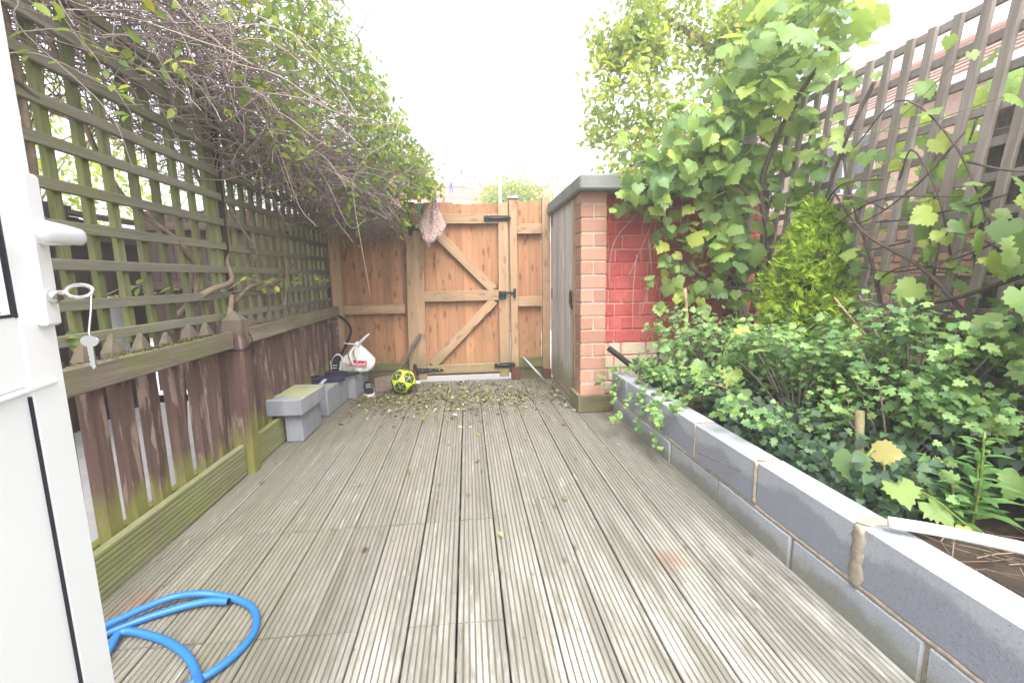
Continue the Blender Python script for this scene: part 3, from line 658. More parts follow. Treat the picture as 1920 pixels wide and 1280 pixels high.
# side door, silvered boards in an orange frame
dr = box('door', (.872, 3.955, .86), (.02, .90, 1.62), 'silver', sd_, .002); WM[dr.name] = T(.872, 3.955, .86)
for i in range(8): plank('door_board', (.853, 3.56+.113*i, .045), (.853, 3.56+.113*i, 1.66), .108, .016, (-1, 0, 0), 'silver', dr, .004)
plank('door_frame', (.862, 3.455, .02), (.862, 3.455, 1.615), .07, .05, (-1, 0, 0), 'framing', sd_)
for zz in (1.56, .86): box('hinge', (.842, 4.375, zz), (.012, .05, .09), 'galv', sd_, .002)
tube('latch_ring', [(.838, 3.56+.035*math.sin(a), .86+.05*math.cos(a)) for a in th], .006, 'iron', dr, 30, 6, False)
tube('hasp', [(.842, 3.60, .86), (.825, 3.54, .82), (.83, 3.50, .77), (.825, 3.46, .80)], .008, 'iron', dr, 14, 6); box('latch_plate', (.842, 3.56, .85), (.008, .07, .10), 'iron', dr)
# grooved boards boxing in the foot of the pier
skb = thing('pier_skirting', (.95, 3.2, 0), 'small green grooved boards boxing in the foot of the brick pier', 'skirting board')
a1 = boardmesh(.255, .125); a1.materials[0] = M['gravelboard']; a1.materials[1] = M['darkfence']
ob('skirting_face', a1, skb, T(.935, 3.172, .067) @ Matrix.Rotation(rad(90), 4, 'X'))
a2 = boardmesh(.27, .125); a2.materials[0] = M['skirt']; a2.materials[1] = M['gravelboard']
ob('skirting_face', a2, skb, T(.807, 3.31, .067) @ Matrix.Rotation(rad(-90), 4, 'Z') @ Matrix.Rotation(rad(90), 4, 'X'))
# ------------------------------------------------------------ retaining wall of blocks
rw = thing('retaining_wall', (1.15, 1.5, 0), 'low grey concrete block wall holding up the planting bed', 'wall')
def wx(y): return 1.075+.03*(3.2-y)/2.3 if y > .9 else 1.105
BT, BLh = .105, .45
def blk(y0, y1, z0, z1, off=0.0):
    L = y1-y0-.012; a = wx(y0); b = wx(y1); m = T((a+b)/2+BT/2+off, (y0+y1)/2, (z0+z1)/2) @ Matrix.Rotation(math.atan2(y1-y0, b-a), 4, 'Z')
    ob('block', boxmesh('block', L, BT, z1-z0-.010, 'block', .006), rw, m)
for y0 in [1.078+.452*k for k in range(-4, 5)]:
    y1 = min(y0+.452, 3.2)
    if y1-y0 > .1: blk(y0, y1, .122, .312, rng.normal()*.0015)
for y0 in [.87+.452*k for k in range(-3, 6)]:
    y1 = min(y0+.452, 3.2)
    if y1-y0 > .1: blk(y0, y1, -.07, .120, -.003+rng.normal()*.0015)
for a, b in ((-.75, 1.0), (1.0, 2.1), (2.1, 3.2)):
    m = T((wx(a)+wx(b))/2+BT/2, (a+b)/2, .117) @ Matrix.Rotation(math.atan2(b-a, wx(b)-wx(a)), 4, 'Z')
    ob('mortar_bed', boxmesh('mortar_bed', b-a, BT-.012, .376, 'sandmortar', .002), rw, m)
def smear(y, z0, z1, wd, seed):
    r = np.random.default_rng(seed); n = 10; V = []
    for i in range(n+1):
        z = z0+(z1-z0)*i/n; h = wd*(.55+.6*r.random())*(1.0 if i < n else .8); x = wx(y)
        V += [(x-.002, y-h*.8, z), (x-.007, y-h*.35, z), (x-.007, y+h*.3, z), (x-.002, y+h*.7, z), (x+.03, y+h*.7, z), (x+.03, y-h*.8, z)]
    F = [(i*6+j, (i+1)*6+j, (i+1)*6+(j+1) % 6, i*6+(j+1) % 6) for i in range(n) for j in range(6)]+[tuple(range(6)), tuple(range(n*6, n*6+6))[::-1]]
    o = np.array([wx(y), y, z0]); ob('mortar_smear', mk('mortar_smear', np.array(V)-o, F, 'sandmortar', smooth=True), rw, T(*o))
smear(1.078, .115, .305, .034, 3); smear(1.53, .13, .305, .011, 5); smear(1.982, .125, .30, .009, 6); smear(.626, .12, .3, .012, 9)
def toppat(y, wd, seed):
    r = np.random.default_rng(seed); x = wx(y); n = 12; V = [(0, 0, .003)]
    for i in range(n): a = 2*math.pi*i/n; q = .7+.5*r.random(); V.append((.05*math.cos(a)*min(q, 1), wd*math.sin(a)*q, 0))
    ob('mortar_smear', mk('mortar_smear', V, [(0, 1+i, 1+(i+1) % n) for i in range(n)], 'sandmortar'), rw, T(x+BT/2, y, .3085))
toppat(1.09, .035, 1); toppat(1.53, .02, 2); toppat(1.98, .015, 3)
# ragged mortar squeezed out along the bed joint
V = []; n = 120
for i in range(n+1):
    y = -.2+3.4*i/n; x = wx(y); h = .005+.006*rng.random(); V += [(x+.001-.002*rng.random(), y, .121+h), (x-.0005-.0025*rng.random(), y, .121), (x+.001-.002*rng.random(), y, .121-h), (x+.02, y, .121-h), (x+.02, y, .121+h)]
F = [(i*5+j, i*5+(j+1) % 5, (i+1)*5+(j+1) % 5, (i+1)*5+j) for i in range(n) for j in range(5)]
ob('joint_mortar', mk('joint_mortar', V, F, 'sandmortar', smooth=True), rw)
# ------------------------------------------------------------ right trellis and boundary
RX = 2.10
rt = thing('tall_trellis', (RX, 1.8, .5), 'tall grey square-lattice trellis leaning along the right side of the bed', 'trellis')
def lean(y, z): return y+.115*(2.068-z)
vy = [1.72-.105*k for k in range(1, 12)]+[1.72, 1.83, 1.935, 2.035, 2.14, 2.245, 2.36, 2.47, 2.58, 2.69, 2.80, 2.91]
for y in vy: plank('vertical_slat', (RX-.012, lean(y, .22), .22), (RX-.012, lean(y, 2.085), 2.085), .038, .02, (-1, 0, 0), 'rtrellis', rt, .002)
for k in range(13):
    z = 2.068-.1355*k; plank('horizontal_slat', (RX+.010, lean(.55, z), z), (RX+.010, min(3.2, lean(2.93, z)), z), .036, .019, (-1, 0, 0), 'rtrellis', rt, .002)
tag(ob('trellis_post', boxmesh('trellis_post', 1.9, .075, .075, 'greypanel'), None, T(2.10, 3.235, 1.12) @ Matrix.Rotation(rad(-90), 4, 'Y')), 'stout grey post at the far end of the tall trellis, beside the red wall', 'post')
bf = thing('board_fence', (2.19, .9, .1), 'grey close-boarded fence behind the tall trellis at the right edge', 'fence')
yy = .1
while yy < 1.66: plank('fence_board', (2.175, yy, .15), (2.175, yy, 1.69), .125, .016, (-1, 0, 0), 'greypanel', bf); yy += .13
for zz in (.5, 1.1, 1.55): plank('rail', (2.147, .05, zz), (2.147, 1.70, zz), .06, .036, (-1, 0, 0), 'greypanel', bf)
# neighbour's brick wall behind the trellis
nw = thing('neighbour_wall', (3.1, 2.8, 0), 'pale pink brick wall behind the tall trellis', 'wall')
box('wall_mortar', (3.15, 2.95, .62), (.09, 3.7, 1.74), 'mortar', nw)
nb = boxmesh('brick', .098, .203, .066, 'farbrick', .003); z = .35; row = 0
while z < 1.46:
    y = 1.15+(.107 if row % 2 else 0)
    while y < 4.75: ob('brick', nb, nw, T(3.095+.049+rng.normal()*.001, y, z)); y += .215
    z += .077; row += 1
# chicken wire fixed to the back of the trellis
hx = []; c_ = .021
for i in range(46):
    for j in range(36):
        y = 1.5+i*c_*1.73/2*2/1.15; z = .75+j*c_*1.5*1.15/1.0+0; y += (c_*.75 if j % 2 else 0)
        p = lambda a, b: (RX+.032, y+a*c_, z+b*c_); hx += [[p(0, 0), p(0, 1.0)], [p(0, 1.0), p(.75, 1.6)], [p(0, 1.0), p(-.75, 1.6)]]
V, F = tubes(np.array(hx), .0006, 3)
tag(ob('wire_netting', mknp('wire_netting', V, F, 'wire')), 'fine chicken wire netting stretched behind the tall grey trellis', 'netting')
# ------------------------------------------------------------ houses beyond
def house(name, x0, x1, y0, y1, eave, ridge, axis, label, wins):
    h = thing(name, ((x0+x1)/2, (y0+y1)/2, -.25), label, 'house')
    box('wall', ((x0+x1)/2, (y0+y1)/2, (eave-.25)/2), (x1-x0, y1-y0, eave+.25), 'farbrick', h, .01)
    o = .3
    if axis == 'x': V = [(x0-o, y0-o, eave), (x1+o, y0-o, eave), (x1+o, y1+o, eave), (x0-o, y1+o, eave), (x0-o, (y0+y1)/2, ridge), (x1+o, (y0+y1)/2, ridge)]; F = [(0, 1, 5, 4), (2, 3, 4, 5), (1, 2, 5), (3, 0, 4), (3, 2, 1, 0)]
    else: V = [(x0-o, y0-o, eave), (x1+o, y0-o, eave), (x1+o, y1+o, eave), (x0-o, y1+o, eave), ((x0+x1)/2, y0-o, ridge), ((x0+x1)/2, y1+o, ridge)]; F = [(0, 4, 5, 3), (1, 2, 5, 4), (0, 1, 4), (2, 3, 5), (3, 2, 1, 0)]
    ro = ob('roof', mk('roof', V, F, 'tiles'), h); WM[ro.name] = Matrix.Identity(4)
    if axis == 'x': tube('ridge_tiles', [(x0-o, (y0+y1)/2, ridge), (x1+o, (y0+y1)/2, ridge)], .13, 'ridge', ro, 3, 6); box('gutter', ((x0+x1)/2, y0-o-.05, eave), (x1-x0+2*o, .12, .12), 'render', h)
    else: tube('ridge_tiles', [((x0+x1)/2, y0-o, ridge), ((x0+x1)/2, y1+o, ridge)], .13, 'ridge', ro, 3, 6); box('gutter', (x0-o-.05, (y0+y1)/2, eave), (.12, y1-y0+2*o, .12), 'render', h)
    nrow = 11
    for i in range(1, nrow):        # lapped tile courses
        f = i/nrow
        if axis == 'x': plank('tile_course', (x0-o, y0-o+f*((y0+y1)/2-y0+o), eave+f*(ridge-eave)+.012), (x1+o, y0-o+f*((y0+y1)/2-y0+o), eave+f*(ridge-eave)+.012), .02, .05, (0, -1, 1), 'tiles', ro)
        else: plank('tile_course', (x0-o+f*((x0+x1)/2-x0+o), y0-o, eave+f*(ridge-eave)+.012), (x0-o+f*((x0+x1)/2-x0+o), y1+o, eave+f*(ridge-eave)+.012), .02, .05, (-1, 0, 1), 'tiles', ro)
    for (u, z, wd, ht) in wins:
        if axis == 'x': wo = box('window', (u, y0-.02, z), (wd, .10, ht), 'render', h); pn = [((u+s*wd/4), y0-.075, z) for s in (-1, 1)]; sz = (wd/2-.1, .02, ht-.14)
        else: wo = box('window', (x0-.02, u, z), (.10, wd, ht), 'render', h); pn = [(x0-.075, u+s*wd/4, z) for s in (-1, 1)]; sz = (.02, wd/2-.1, ht-.14)
        for q in pn: box('pane', q, sz, 'windowdark', wo)
    return h
house('terraced_house', -7, 8, 21, 28, 3.9, 5.75, 'x', 'pale pink terraced house with tiled roof far beyond the gate', [(-.4, 3.2, 1.2, 1.2), (4, 3.2, 1.2, 1.2)])
house('terraced_house', 8.5, 14.5, 3.5, 17, 4.1, 6.1, 'y', 'pink brick house with white gutter glimpsed through the right trellis', [(6.2, 3.3, 1.4, 1.2), (9.5, 3.3, 1.4, 1.2), (12.5, 3.3, 1.4, 1.2), (7.5, 1.2, 1.6, 1.4)])
for x, o_ in ((.45, 0), (4.9, 1)):
    ck = thing('chimney_stack', (x, 24.5, 5.6), ['short brick chimney on the distant roof above the gate', 'short brick chimney on the distant roof above the shed door'][o_], 'chimney', 'chimneys on the distant terrace')
    box('stack', (x, 24.5, 5.75), (.7, .5, .75), 'farbrick', ck)
    for s in (-.18, .18): tube('chimney_pot', [(x+s, 24.5, 6.1), (x+s, 24.5, 6.35)], .09, 'ridge', ck, 3, 8)
# ------------------------------------------------------------ white door, open on the left
DD = Vector((-.266, .964, 0)).normalized(); DN = Vector((DD.y, -DD.x, 0))          # along the leaf, out of its inner face
DM = Matrix((DD, -DN, Vector((0, 0, 1)))).transposed().to_4x4(); DM.translation = Vector((-.65, .77, 0))
door = thing('door', (-.65, .77, 0), 'white plastic glazed door standing open at the left edge', 'door')
def D(s, off, z): return DM @ Vector((s, -off, z))
def dbox(name, s0, s1, z0, z1, o0, o1, mat, parent=door, ch=.004):
    m = DM @ T((s0+s1)/2, -(o0+o1)/2, (z0+z1)/2)
    return ob(name, boxmesh(name, abs(s1-s0), abs(o1-o0), z1-z0, mat, ch), parent, m)
dbox('stile', -.090, 0, .02, 2.0, -.045, 0, 'upvc', ch=.007); dbox('stile', -.83, -.74, .02, 2.0, -.045, 0, 'upvc')
dbox('top_rail', -.74, -.09, 1.91, 2.0, -.045, -.0005, 'upvc'); dbox('middle_rail', -.74, -.09, .885, .99, -.045, -.0005, 'upvc'); dbox('bottom_rail', -.74, -.09, .02, .13, -.045, -.0005, 'upvc')
for s0, s1, z0, z1 in ((-.0945, -.0895, .985, 1.915), (-.7405, -.7355, .985, 1.915), (-.741, -.089, .9865, .9905), (-.741, -.089, 1.9095, 1.9135)): dbox('gasket', s0, s1, z0, z1, -.005, .0012, 'gasket', ch=.0008)
dbox('glass_pane', -.745, -.085, .985, 1.915, -.034, -.016, 'glass')
dbox('lower_panel', -.745, -.085, .125, .89, -.04, -.0035, 'upvc', ch=.002)
for s0, s1, z0, z1 in ((-.0925, -.0897, .132, .872), (-.7403, -.7375, .132, .872)): dbox('gasket', s0, s1, z0, z1, -.006, .0010, 'gasket', ch=.001)
dbox('panel_moulding', -.80, -.030, .8795, .8865, -.001, .0045, 'upvc', ch=.003)
dbox('panel_moulding', -.735, -.095, .140, .147, -.005, .002, 'upvc', ch=.002)
# handle: long rounded backplate, neck, lever
hp = dbox('handle', -.052, -.012, .968, 1.192, 0, .013, 'whitemetal', ch=.008)
tube('neck', [D(-.033, .01, 1.10), D(-.033, .05, 1.10)], [.013, .011], 'whitemetal', hp, 6, 12)
lv = []; 
for i in range(11):
    u = i/10; s = -.018-.118*u; o = .056+.004*math.sin(u*3); hz = (.0125+.003*u)*(1 if .05 < u < .97 else .55); wo = (.0085+.001*u)*(1 if .05 < u < .97 else .5)
    for a in np.linspace(0, 2*np.pi, 12, endpoint=False): lv.append(D(s, o+wo*math.cos(a), 1.101+hz*math.sin(a)))
lf_ = [(i*12+j, i*12+(j+1) % 12, (i+1)*12+(j+1) % 12, (i+1)*12+j) for i in range(10) for j in range(12)]+[tuple(range(12))[::-1], tuple(range(120, 132))]
o0 = D(-.033, .05, 1.1); ob('lever', mk('lever', [Vector(v)-o0 for v in lv], lf_, 'whitemetal', smooth=True), hp, T(*o0))
tube('lock_cylinder', [D(-.033, .012, 1.012), D(-.033, .02, 1.012)], .0105, 'steel', hp, 3, 14)
# the key in the lock with a second key hanging from it
ky = thing('key_in_lock', D(-.033, .02, 1.02), 'silver key turned in the door lock below the white handle', 'key')
tube('key_blade', [D(-.033, .018, 1.018), D(-.033, .034, 1.018)], .0042, 'steel', ky, 4, 6)
bow = [D(-.033+.006*math.sin(a)*.6, .048+.016*math.cos(a), 1.0195+.0095*math.sin(a)) for a in np.linspace(0, 2*np.pi, 14)]
tube('key_bow', bow, .0034, 'steel', ky, 36, 6, False)
k2 = thing('hanging_key', D(-.06, .06, .95), 'silver key dangling on a loop from the key in the lock', 'key')
tube('loop', [D(-.034, .063, 1.02), D(-.040, .061, .99), D(-.046, .058, .962), D(-.048, .058, .952)], .0017, 'steel', k2, 14, 6)
KM = DM @ T(-.050, -.058, .943) @ Matrix.Rotation(rad(62), 4, 'Z')
ov = [(.0155*math.cos(a)*(1.0), .009*math.sin(a)) for a in np.linspace(0, 2*np.pi, 18, endpoint=False)]
kv = [(x, -.0012, z) for x, z in ov]+[(x, .0012, z) for x, z in ov]; nk = len(ov)
kf = [tuple(range(nk)), tuple(range(nk, 2*nk))[::-1]]+[(i, i+nk, (i+1) % nk+nk, (i+1) % nk) for i in range(nk)]
ob('key_bow', mk('key_bow', kv, kf, 'steel'), k2, KM)
bv = [(-.005, -.006), (.005, -.006), (.005, -.022), (.0032, -.025), (.005, -.028), (.0034, -.032), (.0045, -.036), (0, -.044), (-.005, -.040)]
kv = [(x, -.0011, z) for x, z in bv]+[(x, .0011, z) for x, z in bv]; nk = len(bv)
kf = [tuple(range(nk)), tuple(range(nk, 2*nk))[::-1]]+[(i, (i+1) % nk, (i+1) % nk+nk, i+nk) for i in range(nk)]
ob('key_blade', mk('key_blade', kv, kf, 'steel'), k2, KM)
# ------------------------------------------------------------ blue hose
hz = .0125
hpts = [(-.790, 1.366, .020), (-.86, 1.372, .022), (-.95, 1.352, .018), (-1.04, 1.315, hz), (-1.12, 1.25, hz), (-1.15, 1.17, hz), (-1.10, 1.12, hz), (-1.03, 1.19, .016), (-1.035, 1.268, .024), (-.93, 1.248, hz), (-.85, 1.205, hz), (-.79, 1.16, hz), (-.735, 1.10, hz), (-.705, 1.05, .028), (-.71, .97, hz), (-.76, .93, hz), (-.80, .97, hz), (-.765, 1.045, hz), (-.70, 1.10, .016), (-.665, 1.165, hz), (-.655, 1.24, hz), (-.69, 1.32, hz), (-.75, 1.37, hz), (-.83, 1.397, .02), (-.90, 1.402, .03), (-.98, 1.392, .03), (-1.06, 1.32, .034), (-1.12, 1.23, .035), (-1.13, 1.08, hz), (-1.0, .98, hz)]
hs_ = tube('garden_hose', hpts, .0108, 'hose', None, 220, 12, False); tag(hs_, 'bright blue garden hose coiled loosely on the deck beside the open door', 'hose')
hb = tube('hose_bore', [(-.789, 1.366, .020), (-.82, 1.370, .021)], .0096, 'hosein', hs_, 3, 12)
# ------------------------------------------------------------ loose concrete blocks
def lblock(c, size, rz, label):
    me = mk('concrete_block', *(lambda V, F: ([(x+rng.normal()*.0012, y+rng.normal()*.0012, z+rng.normal()*.0008) for x, y, z in V], F))(*cbox(*size, .006)), 'mossblock')
    tag(ob('concrete_block', me, None, T(*c) @ Matrix.Rotation(rz, 4, 'Z')), label, 'block', 'loose concrete blocks along the fence')
lblock((-1.132, 3.04, .092), (.105, .36, .184), rad(-1), 'loose grey block standing on the deck under the flat capping block')
lblock((-1.155, 3.02, .240), (.215, .42, .105), rad(-3), 'grey block lying flat on top, mossy yellow in the middle')
lblock((-1.125, 3.62, .102), (.11, .44, .205), rad(-4), 'middle loose grey block of the row, standing on edge by the fence')
lblock((-1.05, 4.06, .108), (.15, .36, .215), rad(-6), 'rearmost loose grey block, under the carrier bag in the corner')
# ------------------------------------------------------------ carrier bag
bag = thing('carrier_bag', (-1.03, 4.1, .215), 'knotted white plastic carrier bag with red print sitting on the rear block', 'bag')
def blob(c, r, nu, nv, amp, seed, squash=None):
    q = np.random.default_rng(seed); V = []; ph = q.random(12)*6.28
    for i in range(nv+1):
        v = math.pi*i/nv
        for j in range(nu):
            u = 2*math.pi*j/nu; d = 1+amp*(math.sin(3*u+ph[0]+2*v)+.7*math.sin(5*u+ph[1]-3*v)+.5*math.sin(9*u+ph[2]+4*v))*math.sin(v)
            x, y, z = math.sin(v)*math.cos(u), math.sin(v)*math.sin(u), math.cos(v)
            if squash: x, y, z = squash(x, y, z)
            V.append((c[0]+r[0]*x*d, c[1]+r[1]*y*d, c[2]+r[2]*z*d))
    F = [(i*nu+j, (i+1)*nu+j, (i+1)*nu+(j+1) % nu, i*nu+(j+1) % nu) for i in range(nv) for j in range(nu)]
    return V, F
sq = lambda x, y, z: (x*(1-.88*max(z, 0)**.8), y*(1-.85*max(z, 0)**.8), max(z, -.62))
V, F = blob((0, 0, .095), (.155, .105, .165), 56, 34, .095, 4, sq); ob('bag_body', mk('bag_body', V, F, 'bagfilm', smooth=True), bag, T(-1.01, 4.10, .215))
def strip(name, pts, wd, mat, parent, tilt=(0, -.3, 1)):
    c = spline(pts, 12); t = unit(np.gradient(c, axis=0)); s = unit(np.cross(t, np.array(tilt))); w_ = np.interp(np.linspace(0, 1, 12), np.linspace(0, 1, len(wd)), wd)
    nn = np.cross(s, t); V = []
    for i in range(12): V += [c[i]-s[i]*w_[i], c[i]+nn[i]*w_[i]*.35, c[i]+s[i]*w_[i], c[i]-nn[i]*.002]
    F = [(i*4+j, i*4+(j+1) % 4, (i+1)*4+(j+1) % 4, (i+1)*4+j) for i in range(11) for j in range(4)]+[(0, 1, 2, 3)[::-1], (44, 45, 46, 47)]
    o = c[0]; return ob(name, mk(name, np.array(V)-o, F, mat, smooth=True), parent, T(*o))
kx = (-1.0, 4.06, .45)
strip('handle_loop', [kx, (-.955, 4.05, .485), (-.91, 4.05, .525), (-.885, 4.05, .545)], [.010, .014, .013, .008], 'bagfilm', bag, (0, -1, .1))
strip('handle_loop', [kx, (-1.04, 4.03, .462), (-1.08, 4.02, .468), (-1.10, 4.02, .475)], [.010, .013, .010, .006], 'bagfilm', bag)
strip('handle_loop', [kx, (-1.0, 3.99, .41), (-1.0, 3.975, .36), (-.985, 3.975, .305)], [.008, .014, .016, .006], 'bagfilm', bag, (0, -1, .1))
strip('handle_loop', [kx, (-1.04, 3.99, .40), (-1.045, 3.975, .35), (-1.02, 3.972, .27)], [.008, .016, .018, .004], 'bagfilm', bag, (0, -1, .1))
V, F = blob((0, 0, 0), (.022, .018, .02), 12, 8, .1, 8); ob('knot', mk('knot', V, F, 'bagfilm', smooth=True), bag, T(*kx))
# red panel following the bag's side, with its lettering
pv = []
for i in range(9):
    for j in range(5):
        u = -.075+.15*i/8; v = .0+.055*j/4; pv.append((u, .012*(u/.075)**2+.006*math.sin(i*1.3)*.5+.010*(v/.055-.5)**2, v))
pfc = [(i*5+j, (i+1)*5+j, (i+1)*5+j+1, i*5+j+1) for i in range(8) for j in range(4)]
PMt = T(-.992, 3.988, .262) @ Matrix.Rotation(rad(4), 4, 'Z') @ Matrix.Rotation(rad(6), 4, 'Y')
rp = ob('print_panel', mk('print_panel', pv, pfc, 'bagred', smooth=True), bag, PMt)
fc = bpy.data.curves.new('lettering', 'FONT'); fc.body = 'Iceland'; fc.size = .052; fc.align_x = 'CENTER'; fc.extrude = .0004
tmp = bpy.data.objects.new('tmp', fc); COL.objects.link(tmp); dg = bpy.context.evaluated_depsgraph_get(); lm = bpy.data.meshes.new_from_object(tmp.evaluated_get(dg)); bpy.data.objects.remove(tmp)
lm.name = 'lettering'; lm.materials.clear(); lm.materials.append(M['bagtext'])
for v in lm.vertices:
    x, y, z = v.co; x *= .92; v.co = (x, .012*(x/.075)**2-.004+z, y+.008)
ob('lettering', lm, bag, PMt)
# ------------------------------------------------------------ shoes
def shoe(loc, rz, L, up, sole, label, stripe=None, roll=0.0, pitch=0.0, h=.085, strap=None):
    t = bpy.data.objects.new('shoe', None); m = T(*loc) @ Matrix.Rotation(rz, 4, 'Z') @ Matrix.Rotation(pitch, 4, 'Y') @ Matrix.Rotation(roll, 4, 'X'); link(t, None, m); t.empty_display_size = .05
    tag(t, label, 'shoe', 'shoes left by the corner blocks')
    xs = np.linspace(0, 1, 13); wdt = np.interp(xs, [0, .08, .3, .5, .72, .9, 1], [.018, .032, .034, .032, .044, .036, .010]); V = []; n = 14
    ht = np.interp(xs, [0, .1, .35, .5, .75, .92, 1], [h*.85, h, h*.95, h*.78, h*.5, h*.36, .024])
    for i, x in enumerate(xs):
        for a in np.linspace(0, 2*np.pi, n, endpoint=False):
            yy, zz = math.cos(a), math.sin(a); V.append(((x-.5)*L, wdt[i]*yy*(1-.25*max(zz, 0)), .022+(ht[i]-.022)*(.5+.5*zz)))
    F = [(i*n+j, (i+1)*n+j, (i+1)*n+(j+1) % n, i*n+(j+1) % n) for i in range(12) for j in range(n)]+[tuple(range(n)), tuple(range(12*n, 13*n))[::-1]]
    ob('upper', mk('upper', V, F, up, smooth=True), t, m)
    sv = []; 
    for zz in (0, .006, .02, .026):
        for i in list(range(13)): sv.append(((xs[i]-.5)*L*1.03, wdt[i]*1.08+.002, zz))
        for i in list(range(13))[::-1]: sv.append(((xs[i]-.5)*L*1.03, -wdt[i]*1.08-.002, zz))
    F = [(r*26+j, r*26+(j+1) % 26, (r+1)*26+(j+1) % 26, (r+1)*26+j) for r in range(3) for j in range(26)]+[tuple(range(26))[::-1], tuple(range(78, 104))]
    ob('sole', mk('sole', sv, F, sole), t, m)
    cv = [((x-.5)*L, y*.022, np.interp(x, xs, ht)+.002) for x in (.08, .2, .32) for y in (-1, 0, 1)]
    ob('opening', mk('opening', cv, [(0, 3, 4, 1), (1, 4, 5, 2), (3, 6, 7, 4), (4, 7, 8, 5)], 'blackrubber'), t, m)
    for q in range(3): 
        x = .42+.09*q; ob('lace', boxmesh('lace', .006, .045, .005, stripe or up, .001), t, m @ T((x-.5)*L, 0, float(np.interp(x, xs, ht))+.003))
    if stripe:
        for s in (-1, 1): ob('side_stripe', boxmesh('side_stripe', .10, .004, .014, stripe, .001), t, m @ T(.02, s*.041, .042) @ Matrix.Rotation(s*rad(6), 4, 'Z') @ Matrix.Rotation(rad(-14), 4, 'Y'))
    if strap: ob('strap', boxmesh('strap', .05, .10, .004, strap, .001), t, m @ T(-.07, .0, .05))
    return t
shoe((-1.165, 3.66, .207), rad(22), .28, 'navy', 'navy', 'dark navy canvas shoe lying on the middle block, in front of the bag', None, rad(8), 0, .06)
shoe((-1.09, 3.86, .212), rad(14), .27, 'navy', 'blackrubber', 'dark navy shoe on the rear block, tucked against the white bag', None, rad(-12), 0, .055)
tag(strip('grey_strap', [(-1.155, 3.70, .235), (-1.17, 3.60, .23), (-1.20, 3.50, .17), (-1.215, 3.46, .11)], [.018, .022, .024, .024], 'solegrey', None, (0, 0, 1)), 'limp grey strap hanging down from the navy shoe over the block', 'strap')
shoe((-1.175, 4.02, .235), rad(80), .27, 'blackfabric', 'soleoff', 'black shoe stood on its heel against the fence corner, pale sole edge', 'soleoff', 0, rad(-68), .08)
shoe((-.92, 4.02, .0), rad(-72), .25, 'blackfabric', 'soleoff', 'black trainer with off-white sole on the deck beside the rear block', 'solegrey', 0, 0, .095)
# ------------------------------------------------------------ football
ball = thing('football', (-.597, 3.985, .113), 'yellow football with black patches resting by the gate post', 'ball')
def icosphere(n):
    p = (1+5**.5)/2; V = [(-1, p, 0), (1, p, 0), (-1, -p, 0), (1, -p, 0), (0, -1, p), (0, 1, p), (0, -1, -p), (0, 1, -p), (p, 0, -1), (p, 0, 1), (-p, 0, -1), (-p, 0, 1)]
    F = [(0, 11, 5), (0, 5, 1), (0, 1, 7), (0, 7, 10), (0, 10, 11), (1, 5, 9), (5, 11, 4), (11, 10, 2), (10, 7, 6), (7, 1, 8), (3, 9, 4), (3, 4, 2), (3, 2, 6), (3, 6, 8), (3, 8, 9), (4, 9, 5), (2, 4, 11), (6, 2, 10), (8, 6, 7), (9, 8, 1)]
    V = [np.array(v)/np.linalg.norm(v) for v in V]; base = (np.array(V), np.array(F))
    for _ in range(n):
        c = {}; nf = []
        def mid(a, b):
            k = (min(a, b), max(a, b))
            if k not in c: m = V[a]+V[b]; V.append(m/np.linalg.norm(m)); c[k] = len(V)-1
            return c[k]
        for a, b, d in F:
            x, y, z = mid(a, b), mid(b, d), mid(d, a); nf += [(a, x, z), (x, b, y), (z, y, d), (x, y, z)]
        F = nf
    return np.array(V), np.array(F), base
Vb, Fb, (ic, icf) = icosphere(6)
rotm = np.array((Matrix.Rotation(.35, 3, 'X') @ Matrix.Rotation(.5, 3, 'Y') @ Matrix.Rotation(.4, 3, 'Z')))
seeds = np.vstack([ic, unit(ic[icf].mean(1))]); dotm = Vb @ seeds.T; dotm[:, :12] += .012
so_ = np.sort(dotm, 1); edge = so_[:, -1]-so_[:, -2]; Rr = .111*(1-.018*np.exp(-(edge/.012)**2))
cent = unit(Vb[Fb].mean(1)); cd_ = cent @ seeds.T; cd_[:, :12] += .012; own = cd_.argmax(1)
a12 = np.arccos(np.clip(cent @ ic.T, -1, 1)); nv_ = a12.argmin(1); amin = a12.min(1)
black = np.zeros(len(cent), bool)
for k in range(12):
    s = nv_ == k; c = ic[k]; nb_ = ic[np.argsort(-(ic @ c))[1:6]]; dirs = unit(nb_-(nb_ @ c)[:, None]*c)
    tg = unit(cent[s]-(cent[s] @ c)[:, None]*c); cs_ = tg @ dirs.T; ang = np.arccos(np.clip(cs_.max(1), -1, 1)); rr = amin[s]
    lim = .50/np.cos(np.pi/5-ang)*np.cos(np.pi/5)*1.08
    black[s] = (rr < lim) & (rr*np.sin(ang) > .014)
Vw = (Vb*Rr[:, None]) @ rotm.T
for k in range(32):
    fi = np.where(own == k)[0]; us, inv = np.unique(Fb[fi], return_inverse=True)
    ob('panel', mknp('panel', Vw[us], inv.reshape(-1, 3), ['ballyellow', 'ballblack'], None, True, black[fi].astype(int)), ball, T(-.597, 3.985, .113))
